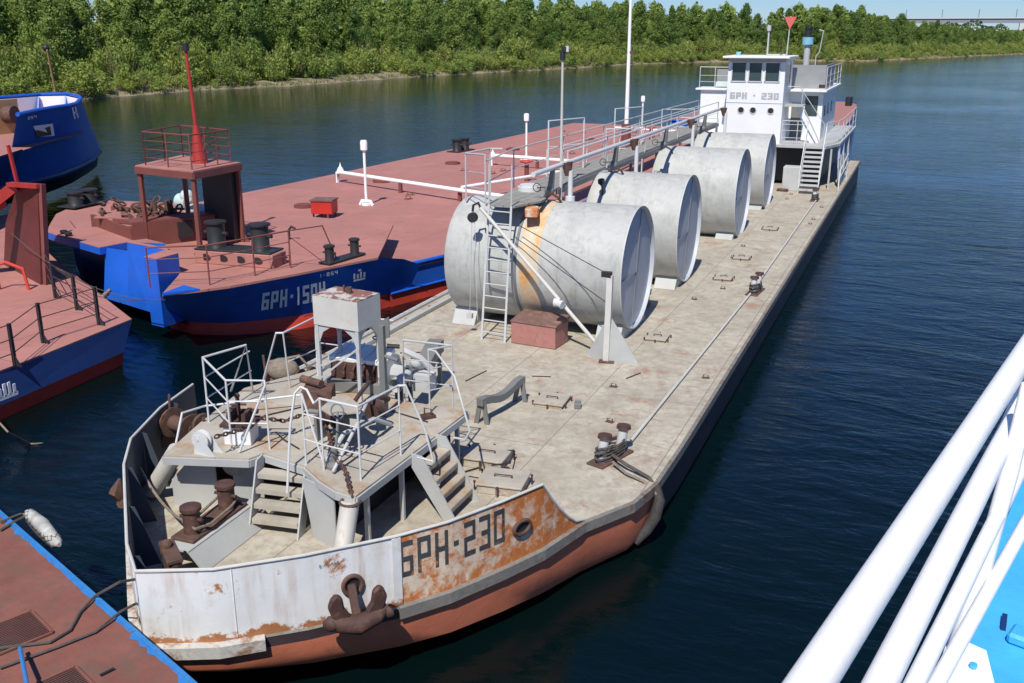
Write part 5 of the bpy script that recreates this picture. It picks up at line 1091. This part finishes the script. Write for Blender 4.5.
# bollards of 1504
bollard_pair('two fat black bollards on a pierced pink seat under the lookout', V(-18.35,22.1,FZ+.42), V(-16.95,22.25,FZ+.42), .25, .75, M['black'], group='black bollard pairs on the pink barge')
mb = MB(); mb.box((-17.6,22.15,FZ+.19), (2.5,.75,.38), .1); mb.build('bollard_seat', M['pink'], b4, .02)
mb = MB()
for k in range(4): cx = -18.45+.55*k; mb.add([V(cx+.17*math.cos(j*PI/8), 21.76+.1*(k*.55-.8)*1.0, FZ+.2+.1*math.sin(j*PI/8)) for j in range(16)], [tuple(range(16))])
mb.build('seat_opening', M['black'], b4)
bollard_pair('two small black bollards near the emblem on the blue bow', V(-15.25,23.1,FZ+.06), V(-15.1,24.2,FZ+.06), .13, .46, M['black'], group='black bollard pairs on the pink barge')
bollard_pair('far black bollard pair on the left edge of pink deck', at(457,151,MZ+.05), at(465,149.5,MZ+.05), .26, .7, M['black'], group='black bollard pairs on the pink barge')
bollard_pair('black bollard pair at the left front of pink barge', at(76,205,FZ+.1), at(90,202,FZ+.1), .26, .5, M['black'], group='black bollard pairs on the pink barge')
bollard_pair('small bollards on the ledge of the blue bow', V(-24.6,22.5,FZ+.1), V(-24.2,22.3,FZ+.1), .09, .25, M['black'], group='black bollard pairs on the pink barge')
# railing at bow side
railing('railing', [V(-18.0,18.95,FZ+.0), V(-16.75,19.75,FZ), V(-16.3,21.05,FZ), V(-15.95,22.2,FZ)], 1.05, b4, M['maroon'], (.35,.7), .022)
mb = MB(); mb.tube([V(-15.95,22.2,FZ+1.05), V(-15.5,23.2,FZ+1.05), V(-15.3,23.5,FZ+.1)], .02, 6); mb.tube([V(-15.95,22.2,FZ+.9), V(-15.2,22.9,FZ)], .012, 5); mb.tube([V(-15.95,22.2,FZ+.7), V(-16.2,22.5,FZ)], .02, 5); mb.build('rail_brace', M['maroon'], b4)
for k in range(22):
    x = rn.uniform(-26.0,-14.8); y = rn.uniform(31,72); mb = MB(); mb.tube([V(x-.12,y,MZ), V(x-.12,y,MZ+.12), V(x+.12,y,MZ+.12), V(x+.12,y,MZ)], .025, 5); mb.box((x,y,MZ+.01), (.4,.25,.02), rn.uniform(0,3)); mb.build('pad_eye', M['maroon'], b4)
for k in range(5):
    x = rn.uniform(-25,-17); y = 34+k*7.5; mb = MB(); mb.cyl((x,y,MZ), .42, .10, 20); mb.cyl((x,y,MZ+.10), .34, .03, 20); mb.build('tank_hatch', M['maroon'], b4)
# orange box and J pipe
ob = thing('fire_box', 'small red-orange box on short legs on the pink deck', 'box', (-21.5,32.4,MZ))
mb = MB(); mb.box((-21.5,32.4,MZ+.42), (.85,.75,.5), .25); mb.build('body', M['red'], ob, .02)
mb = MB(); mb.box((-21.5,32.4,MZ+.69), (.92,.82,.05), .25); mb.build('lid', M['chestlid'], ob)
for x in (-.33,.33):
    for y in (-.28,.28): mb = MB(); mb.box((-21.5+x,32.4+y,MZ+.09), (.06,.06,.18), .25); mb.build('leg', M['maroon'], ob)
mb = MB(); mb.tube([V(-18.3,25.5,FZ-.6), V(-18.3,25.5,FZ+.3), V(-18.2,25.5,FZ+.42), V(-18.05,25.5,FZ+.36)], .04, 8); tag(mb.build('vent_pipe', M['black']), 'black hooked vent pipe on pink deck behind bollards', 'pipe')
# white lamp posts and pipework
def lamp(label, x, y, h):
    t_ = thing('deck_lamp', label, 'lamp', (x,y,MZ), 'white post lamps on the pink deck')
    mb = MB(); mb.tube([V(x,y,MZ+.15), V(x,y,MZ+h-.4)], .06, 10); mb.build('post', M['own'], t_)
    mb = MB(); mb.lathe(V(x,y,MZ+h-.45), [(0,0),(.09,0),(.15,.05),(.15,.36),(.12,.44),(0,.45)], 14); mb.build('lamp_head', M['own'], t_)
    mb = MB(); mb.tube([V(x-.3,y,MZ), V(x-.2,y,MZ+.18), V(x+.2,y,MZ+.18), V(x+.3,y,MZ)], .07, 8); mb.cyl((x,y,MZ), .2, .1, 12); mb.build('foot', M['own'], t_)
lamp('nearest white post lamp standing by the small red box', -21.4,35.4,2.7); lamp('second white post lamp, left of the walkway railings', -20.9,52.2,2.6); lamp('third white post lamp, farthest toward the wheelhouse', -19.6,72.0,2.5)
pw = thing('deck_pipework', 'white pipes on short props crossing the pink deck', 'pipe', (-20,40,MZ))
mb = MB(); mb.tube([V(-26.1,40.6,MZ), V(-26.1,40.6,MZ+.45), V(-25.8,40.5,MZ+.5), V(-18.0,37.6,MZ+.5), V(-13.0,36.0,MZ+.5)], .09, 10); mb.build('cross_pipe', M['own'], pw)
mb = MB(); mb.tube([V(-18.1,37.8,MZ+.6), V(-14.6,48.0,MZ+.6), V(-15.0,60,MZ+.6), V(-15.5,74,MZ+.6)], .08, 10); mb.build('long_pipe', M['own'], pw)
mb = MB(); mb.tube([V(-21.8,49.3,MZ), V(-21.8,49.3,MZ+.5), V(-21.5,49.3,MZ+.55), V(-16.5,48.5,MZ+.55)], .09, 10); mb.tube([V(-20.5,68,MZ+.5), V(-15,67,MZ+.5)], .09, 10); mb.build('cross_pipe', M['own'], pw)
for x, y in ((-21.7,38.9),(-18.2,37.8),(-15.9,44),(-26.1,40.6),(-15.2,55),(-19,49)): mb = MB(); mb.box((x,y,MZ+.2), (.14,.14,.5)); mb.build('prop', M['maroon'], pw)
for x, y in ((-26.1,40.9),(-21.8,49.5)): mb = MB(); mb.lathe(V(x,y,MZ+.45), [(0,0),(.2,.02),(.12,.2),(.04,.3),(0,.5)], 10); mb.build('valve_cap', M['own'], pw)
tr_ = thing('catwalk', 'low walkway with white railings along the pink barge edge', 'walkway', (-13.5,45,MZ))
mb = MB(); mb.plate([V(-14.3,38,2.3), V(-13.4,38,2.3), V(-13.2,74,2.3), V(-14.0,74,2.3)], .05); mb.build('planks', M['wood'], tr_)
mb = MB()
for y in (39,45,51,57,63,69): mb.bar((-13.8,y,MZ),(-13.8,y,2.27),.12,.12,up=(0,1,0))
mb.build('support', M['rail'], tr_)
railing('railing', [V(-14.3,38,2.32), V(-14.25,43,2.32), V(-14.2,48,2.32), V(-14.15,54,2.32), V(-14.1,60,2.32), V(-14.05,67,2.32), V(-14,74,2.32)], 1.1, tr_, M['railw'], (.35,.7), .03)
railing('railing', [V(-13.4,38,2.32), V(-13.37,43,2.32), V(-13.33,48,2.32), V(-13.3,54,2.32), V(-13.27,60,2.32), V(-13.2,67,2.32), V(-13.2,74,2.32)], 1.1, tr_, M['railw'], (.5,), .03)
mb = MB()
for (x, y, w_, h_) in ((-14.6,47,1.6,2.4),(-14.6,58,1.7,2.6)): mb.tube([V(x,y,MZ), V(x,y,MZ+h_), V(x+w_,y+1,MZ+h_), V(x+w_,y+1,MZ)], .04, 8); mb.tube([V(x,y,MZ+h_*.6), V(x+w_,y+1,MZ+h_*.6)], .025, 6)
mb.build('gate_frame', M['railw'], tr_)
mm = thing('signal_mast', 'tallest white mast rising from the pink barge past the frame top', 'mast', (-17.1,59.2,MZ), 'light masts')
mb = MB(); mb.tube([V(-17.1,59.2,MZ+1.2), V(-17.1,59.2,11.5)], [.14,.07], 10); mb.build('pole', M['own'], mm)
mb = MB(); mb.tube([V(-17.1,59.2,MZ), V(-17.1,59.2,MZ+1.6)], .30, 12); mb.build('base', M['maroon'], mm)
mb = MB(); mb.box((-16.95,59.2,6.9), (.5,.15,.12)); mb.build('crosstree', M['rust'], mm)
for i, (x, y) in enumerate(((-17.8,44.5),(-16.8,64))):
    t_ = thing('valve', ('red handwheel valve on the pink deck behind first post', 'red handwheel valve on the pink deck near the tall mast')[i], 'valve', (x,y,MZ), 'red valves on the pink deck')
    mb = MB(); mb.tube([V(x,y,MZ), V(x,y,MZ+.9)], .12, 8); mb.build('stem', M['maroon'], t_); mb = MB(); mb.tube([V(x+.3*math.cos(k*PI/6), y+.3*math.sin(k*PI/6), MZ+.95) for k in range(12)], .04, 5, closed=True); mb.tube([V(x-.3,y,MZ+.95), V(x+.3,y,MZ+.95)], .03, 5); mb.build('handwheel', M['red'], t_)

# far moored barge behind the wheelhouse
fb_ = thing('cargo_barge', 'distant red-decked barge with blue side moored behind the wheelhouse', 'barge', (-12,92,0))
mb = MB(); poly = [(-19,78),(-5.7,78),(-5.9,89),(-6.7,104),(-8.0,107),(-19,107)]; mb.prism(poly, 1.25, 1.35); mb.build('deck', M['chest'], fb_)
mb = MB(); mb.loft([[V(x,y,z) for x, y in poly+poly[:1]] for z in (1.45,.3,-.3)]); mb.build('hull', M['bluehull'], fb_)
mb = MB(); mb.cyl((-7.3,102,1.35), .3, .8, 10); mb.cyl((-7.3,101,1.35), .3, .8, 10); mb.build('bollard_posts', M['black'], fb_)

# ================================================================ left barge with push knees
lb_ = thing('cargo_barge', 'dark blue barge with pink deck and wire rail cut by left frame', 'barge', (-22,15,0))
LB = [(-18.3,18.5),(-17.95,14.2),(-17.6,8),(-34,8),(-34,28.5),(-25.4,22.8)]
mb = MB(); mb.prism(LB, .94, 1.0); mb.build('deck', M['pink'], lb_)
ls = LB[-2:]+LB[:3]
li = [(-34,27.5),(-25.0,22.0),(-18.0,17.8),(-17.75,14.2),(-17.45,8)]
mb = MB(); mb.loft([[V(x,y,.97) for x, y in ls], [V(x,y,.35) for x, y in li]]); mb.build('hull', M['navy'], lb_)
mb = MB(); mb.loft([[V(x,y,.35) for x, y in li], [V(x+(-.1),y-.1,-.3) for x, y in li]]); mb.build('boot_top', M['redhull'], lb_)
mb = MB(); em = at(6,395,.6)
for k, (dx_, hh) in enumerate(((-.18,.2),(-.06,.28),(.06,.28),(.18,.2))): mb.box(em+V(.06,dx_,hh/2), (.02,.07,hh))
mb.box(em+V(.06,0,-.02), (.02,.5,.08)); mb.build('emblem', M['letterw'], lb_)
ps = [V(-17.95+.0,14.6,1.0), V(-18.75,16.1,1.0), V(-18.65,17.75,1.0), V(-20.25,18.6,1.0), V(-21.75,19.3,1.0), V(-23.2,20.4,1.0)]
for p in ps: mb = MB(); mb.bar(p, p+V(0,0,.98), .07, .07, up=(0,1,0)); mb.plate([p, p+V(.2,0,0), p+V(0,0,.3)], .02); mb.build('rail_post', M['black'], lb_)
mb = MB()
for f in (.3,.62,.95): mb.tube([V(-17.8,11,1+f)]+[p+V(0,0,f) for p in ps], .013, 5)
mb.build('rail_wire', M['rustd'], lb_)
mb = MB(); mb.plate([V(-23.3,20.3,1.0), V(-23.2,20.6,3.85), V(-24.3,20.9,3.8), V(-25.9,21.6,2.4), V(-26.5,21.8,1.0)], .12); kn = mb.build('push_knee', M['darkred'], lb_)
mb = MB(); mb.bar(V(-23.2,20.35,1.0), V(-23.1,20.6,3.9), .12, .16, up=(0,1,0)); mb.build('knee_edge', M['maroon'], lb_)
mb = MB(); mb.bar(V(-24.4,20.8,3.75), V(-26.8,19.2,1.6), .25, .3); mb.bar(V(-24.5,20.7,3.8), V(-23.1,20.5,3.85), .2, .12); mb.bar(V(-24.9,20.8,3.2), V(-27.0,19.4,1.9), .15, .2); mb.build('knee_beam', M['mastred'], lb_)
mb = MB(); mb.bar(V(-24.4,20.9,3.7), V(-24.55,20.9,4.9), .08, .08, up=(0,1,0)); mb.build('knee_pole', M['mastred'], lb_)
mb = MB(); mb.tube([V(-24.0,19.4,1.0), V(-24.0,19.4,1.7), V(-23.7,19.5,1.8), V(-23.3,19.7,1.6), V(-23.2,19.7,1.0)], .05, 8); mb.build('bitt_hoop', M['redhull'], lb_)
an3 = thing('anchor', 'pale rusty anchor hanging in shade on the blue bow', 'anchor', at(97,288,.9))
p0 = at(95,292,.9)
mb = MB(); mb.bar(p0+V(0,0,.15), p0+V(.1,-.1,-.35), .12, .1); mb.build('shank', M['rope'], an3)
mb = MB(); mb.tube([p0+V(-.4,-.2,.1), p0+V(-.2,-.25,-.3), p0+V(.2,-.2,-.3), p0+V(.5,.1,.1)], [.06,.13,.13,.05], 8); mb.build('fluke_arm', M['rope'], an3)
rope('mooring_line', 'long mooring line slung from left barge to the 1504 bow', sag(V(-24.5,20.5,2.4), at(165,300,1.5), .55), .010, M['hose'])
rope('mooring_line', 'thin line crossing the gap between left barge and pink barge', sag(V(-21.7,19.3,1.9), at(118,300,.9), .1)+sag(at(118,300,.9), at(200,290,1.7), .1), .009, M['hose'])
rope('mooring_line', 'line dipping into the dark water from the left barge', [V(-17.6,13.2,.9), at(8,432,.5), at(30,444,.02), at(55,443,-.05)], .02, M['rope'])

# ================================================================ blue ship upper left
bs = thing('blue_ship', 'dark blue ship with a high bulwark bow beyond the barges', 'ship', (-42,38,0))
rim = [at(-90,138,4.8), at(17.6,114.5,4.8), at(36,110.5,4.8), at(53,107.5,4.8), at(68,105.5,4.8), at(76,103.5,4.8), at(81,98.7,4.8)]
mid = [at(-100,215,1.5), at(5,186,1.5), at(35,181,1.5), at(58,175,1.5), at(76,168,1.5), at(92,160,1.5), at(99,151,1.5)]
keel = [at(-100,240,.3), at(0,206,.3), at(30,199,.3), at(55,190,.3), at(72,183,.3), at(90,172,.3), at(97,166,.3)]
farrim = [at(81,98.7,4.8), at(79,96.5,4.8), at(67,94,4.8), at(40,94.5,4.8), at(7,97,4.8), at(-60,101,4.8)]
fbase = [V(p.x, p.y, 1.5) for p in farrim]; fbase[0] = mid[-1]; fbase[1] = mid[-1]+V(-.8,.9,0); fbase[2] = mid[-1]+V(-3,2.2,0)
st_ = [mid[0].lerp(rim[0], .0)]
mb = MB(); deckz = 3.35
r1 = [rim[0]-V(0,0,1.4), at(17.6,114.5,4.8)-V(0,0,1.4)]; 
mb.loft([rim[1:], [a.lerp(b_, .5) for a, b_ in zip(rim[1:], mid[1:])], mid[1:]], smooth=True)
mb.loft([[rim[0]-V(0,0,1.4), rim[1]-V(0,0,1.4)], [mid[0], mid[1]]]); mb.loft([farrim, fbase], smooth=True)
mb.build('hull', M['bluehull'], bs)
mb = MB(); mb.loft([[a.lerp(b_, .02) for a, b_ in zip(mid, keel)], keel], smooth=True); mb.build('bottom', M['black'], bs)
mb = MB(); mb.tube(mid, .16, 8); mb.build('fender_bar', M['navy'], bs)
mb = MB(); mb.tube(rim[1:]+farrim, .09, 8); mb.build('bulwark_rail', M['blue'], bs)
inn = [V(p.x+.15, p.y-.25, 0) for p in farrim]
mb = MB(); mb.loft([[V(p.x,p.y,4.72) for p in inn], [V(p.x,p.y,deckz) for p in inn]]); mb.build('bulwark_lining', M['own'], bs)
mb = MB()
for k in range(1, 5): p = inn[k]; mb.plate([V(p.x,p.y,4.7), V(p.x+.1,p.y-.1,4.7), V(p.x+.4,p.y-.7,deckz), V(p.x,p.y,deckz)], .08)
mb.build('bulwark_stay', M['blue'], bs)
mb = MB(); mb.add([V(p.x,p.y,deckz) for p in rim]+[V(p.x,p.y,deckz) for p in farrim], [tuple(range(len(rim)+len(farrim)))]); mb.build('deck', M['chest'], bs)
pn = [at(34,128,3.7), at(53,123,3.7), at(54,134.5,3.1), at(38,136,3.1)]
mb = MB(); off = V(.12,-.12,.0)
def hull_pt(f, g):
    i = min(int(f), len(rim)-2); ff = f-i; a = rim[i].lerp(rim[i+1], ff); b_ = mid[i].lerp(mid[i+1], ff); return a.lerp(b_, g)+V(.10,-.12,.0)
mb.add([hull_pt(1.9,.20), hull_pt(2.95,.22), hull_pt(3.0,.40), hull_pt(2.15,.36)], [(0,1,2,3)]); mb.build('mooring_port_frame', M['own'], bs)
mb = MB(); mb.add([hull_pt(2.0,.27)+V(.02,-.02,0), hull_pt(2.8,.25)+V(.02,-.02,0), hull_pt(2.85,.38)+V(.02,-.02,0), hull_pt(2.1,.36)+V(.02,-.02,0)], [(0,1,2,3)]); mb.build('mooring_port', M['rust'], bs)
mb = MB(); lettering(mb, 'К-', lambda u, v: hull_pt(4.45+u, .22-v), .55, .18, .2, .3); lettering(mb, '0-054', lambda u, v: hull_pt(1.3+u, .1-v), .12, .04, .05, .3); mb.build('name_letters', M['letterw'], bs)
m_ = thing('light_mast', 'thin ochre mast with lamp on the blue ship bow', 'mast', at(60,112,3.35), 'light masts')
a = at(60,112,3.4); mb = MB(); mb.tube([a, at(47,50,7.05)], [.09,.05], 8); mb.build('pole', M['ochre'], m_); mb = MB(); mb.ball(at(46,48,7.1), .22); mb.build('lamp', M['black'], m_)
wn_ = thing('ship_winch', 'brown winch with posts on the blue ship deck', 'winch', at(5,135,3.35)); a = at(8,134,3.35)
mb = MB(); mb.tube([a+V(-1,0,.9), a+V(.3,.3,.9)], .42, 14); mb.build('drum', M['rust'], wn_); mb = MB(); mb.box(a+V(-.2,.2,.8), (.2,1.4,1.6)); mb.tube([a+V(-.6,0,1.0), a+V(-.9,.3,2.9)], .09, 8); mb.build('frame', M['ochre'], wn_)

# ================================================================ pontoon bottom left
pz = 1.5
pt = thing('pontoon', 'weathered red pontoon deck with bright blue edge in the near corner', 'pontoon', (-9,7,0))
pa = at(-40,476,pz); pbb = at(225,709,pz); dd = (pbb-pa).normalized(); nn_ = V(dd.y,-dd.x,0)
if nn_.y > 0: nn_ = -nn_
A0 = pa-dd*4; B0 = pbb+dd*4
mb = MB(); mb.prism([(p.x,p.y) for p in (A0, B0, B0+nn_*7, A0+nn_*7)], pz-.1, pz); mb.build('deck', M['pontoon'], pt)
mb = MB(); mb.prism([(p.x,p.y) for p in (A0-nn_*.01, B0-nn_*.01, B0+nn_*6.9, A0+nn_*6.9)], -.5, pz-.11); mb.build('hull', M['black'], pt)
rn = random.Random(5); mb = MB(); n = 160; inner = []
for k in range(n+1): f = k/n; p = A0.lerp(B0, f); inner.append(p+nn_*(.06+.03*rn.random()+(.05 if rn.random() < .15 else 0))+V(0,0,.006))
outer = [A0.lerp(B0, k/n)+V(0,0,.03) for k in range(n+1)]
mb.loft([outer, [p+nn_*.05+V(0,0,.0) for p in outer], [p+nn_*.055-V(0,0,.026) for p in outer], inner]); mb.loft([outer, [p-V(0,0,.16)-nn_*.02 for p in outer]]); mb.build('edge_strip', M['brightblue'], pt)
def grate(c0, label):
    g_ = thing('deck_grate', label, 'grate', c0, 'square deck gratings on the pontoon'); m_ = Matrix((dd, -nn_, V(0,0,1))).transposed()
    mb = MB(); mb.box(c0+V(0,0,.004), (.62,.62,.006), rot=m_); mb.build('painted_opening', M['black'], g_)  # black sheet painted for the dark gap below the bars
    mb = MB()
    for k in range(19): o_ = (-.31+.62*k/18); mb.bar(c0+m_@V(o_,-.31,.012), c0+m_@V(o_,.31,.012), .007, .006)
    for s in (-1, 1): mb.bar(c0+m_@V(-.31,s*.31,.02), c0+m_@V(.31,s*.31,.02), .03, .02); mb.bar(c0+m_@V(s*.31,-.31,.02), c0+m_@V(s*.31,.31,.02), .03, .02)
    mb.build('bars', M['pontoon'], g_)
grate(at(14,634,pz), 'upper square grating in the red pontoon deck'); grate(at(58,694,pz), 'lower square grating beside the blue stick on pontoon')
mb = MB(); a = at(20,648,pz+.12); b_ = at(30,700,pz+.35); mb.tube([a, b_], .022, 8); tag(mb.build('blue_stick', M['brightblue']), 'bright blue stick lying by the pontoon gratings', 'stick')
mb = MB(); mb.tube([at(100,675,pz+.03), at(114,668,pz+.03)], .012, 6); tag(mb.build('rod', M['black']), 'short black rod lying on the red pontoon', 'rod')
nf = thing('rope_fender', 'pale netted rope fender hung over the pontoon edge', 'fender', at(35,520,1.3))
mb = MB(); a = at(33,513,1.50)+nn_*.05; b_ = at(60,541,1.42)+nn_*.05; mb.tube([a-dd*.1, a, a.lerp(b_,.5)+V(0,0,.05), b_, b_+dd*.1], [.03,.08,.10,.08,.03], 14); mb.build('body', M['net'], nf)
mb = MB(); ax_ = (b_-a).normalized(); sx_ = ax_.cross(V(0,0,1)).normalized(); uz_ = sx_.cross(ax_)
for s in (-1, 1):
    for ph in range(8): mb.tube([a.lerp(b_, k/14)+(sx_*math.cos(s*k*.45+ph*PI/4)+uz_*math.sin(s*k*.45+ph*PI/4))*(.082+.024*math.sin(PI*k/14)) for k in range(15)], .006, 4)
mb.build('net', M['hose'], nf)
mb = MB(); mb.tube([at(0,530,pz+.03), at(14,522,pz+.03), a], .02, 6); mb.tube([at(0,522,pz+.04), at(20,514,pz+.04), a], .016, 6); mb.build('lashing', M['hose'], nf)
rope('mooring_rope', 'dark rope from bow fairlead across the pontoon to the grating', [cp, at(120,582,pz+.5), at(95,596,pz+.05), at(80,612,pz+.03), at(70,630,pz+.03), at(50,642,pz+.03), at(0,648,pz+.03)], .018, M['hose'])
rope('mooring_rope', 'second dark rope from low bow corner across the pontoon', [V(-8.35,8.15,1.25), at(120,612,pz+.06), at(95,632,pz+.03), at(60,646,pz+.03), at(0,668,pz+.03)], .016, M['hose'])

# ================================================================ own ship: railing and sky-blue side deck
ow = thing('ship_railing', 'thick white tube railing sloping across the lower right corner', 'railing', (0.2,2.5,5.6))
def ext(a, b, f0, f1): d_ = b-a; return [a+d_*f0, b+d_*f1]
mb = MB(); mb.tube(ext(at(1030,345,7.0), at(811,683,7.0), -3, 1.0), .036, 16); mb.build('handrail', M['own'], ow)
mb = MB(); mb.tube([at(1085,210,6.8), at(1034,365,6.8), at(1012,424,6.8), at(881,683,6.79), at(800,843,6.79)], .032, 14); mb.build('rail', M['own'], ow)
mb = MB(); mb.tube(ext(at(1024,462,6.6), at(915,683,6.6), -1.5, .8), .023, 12); mb.build('rail', M['own'], ow)
mb = MB(); mb.tube(ext(at(1036,505,6.4), at(937,683,6.4), -1.5, .8), .022, 12); mb.build('rail', M['own'], ow)
mb = MB(); mb.tube([at(1030,385,6.97), at(1010,470,6.75), at(985,560,6.45), at(957,645,6.15)], .026, 12); mb.build('stanchion', M['own'], ow)
mb = MB(); mb.plate([at(950,636,6.115), at(986,652,6.115), at(998,700,6.115), at(925,700,6.115)], .012); mb.build('base_gusset', M['own'], ow)
mb = MB(); q_ = at(973,667,6.125); mb.cyl(q_, .012, .012, 8); mb.build('bolt', M['cyan'], ow)
od = thing('side_deck', 'sky-blue painted side deck inside the white railing', 'deck', (.5,2.3,5.5))
zc = 6.1
pl = [at(1100,330,zc), at(1030,460,zc), at(984,575,zc), at(958,640,zc), at(985,760,zc), at(1300,900,zc), at(1300,430,zc)]
mb = MB(); mb.prism([(p.x,p.y) for p in pl], zc-.3, zc); mb.build('deck_plate', M['cyan'], od)
mb = MB(); a = at(1010,632,zc+.02); b_ = at(1060,650,zc+.02); mb.bar(a, b_, .09, .04); mb.build('step_box', M['cyan'], od, .01)
mb = MB(); a = at(1004,622,zc+.01); mb.box(a, (.016,.08,.02), -.1); mb.build('slot', M['navy'], od)
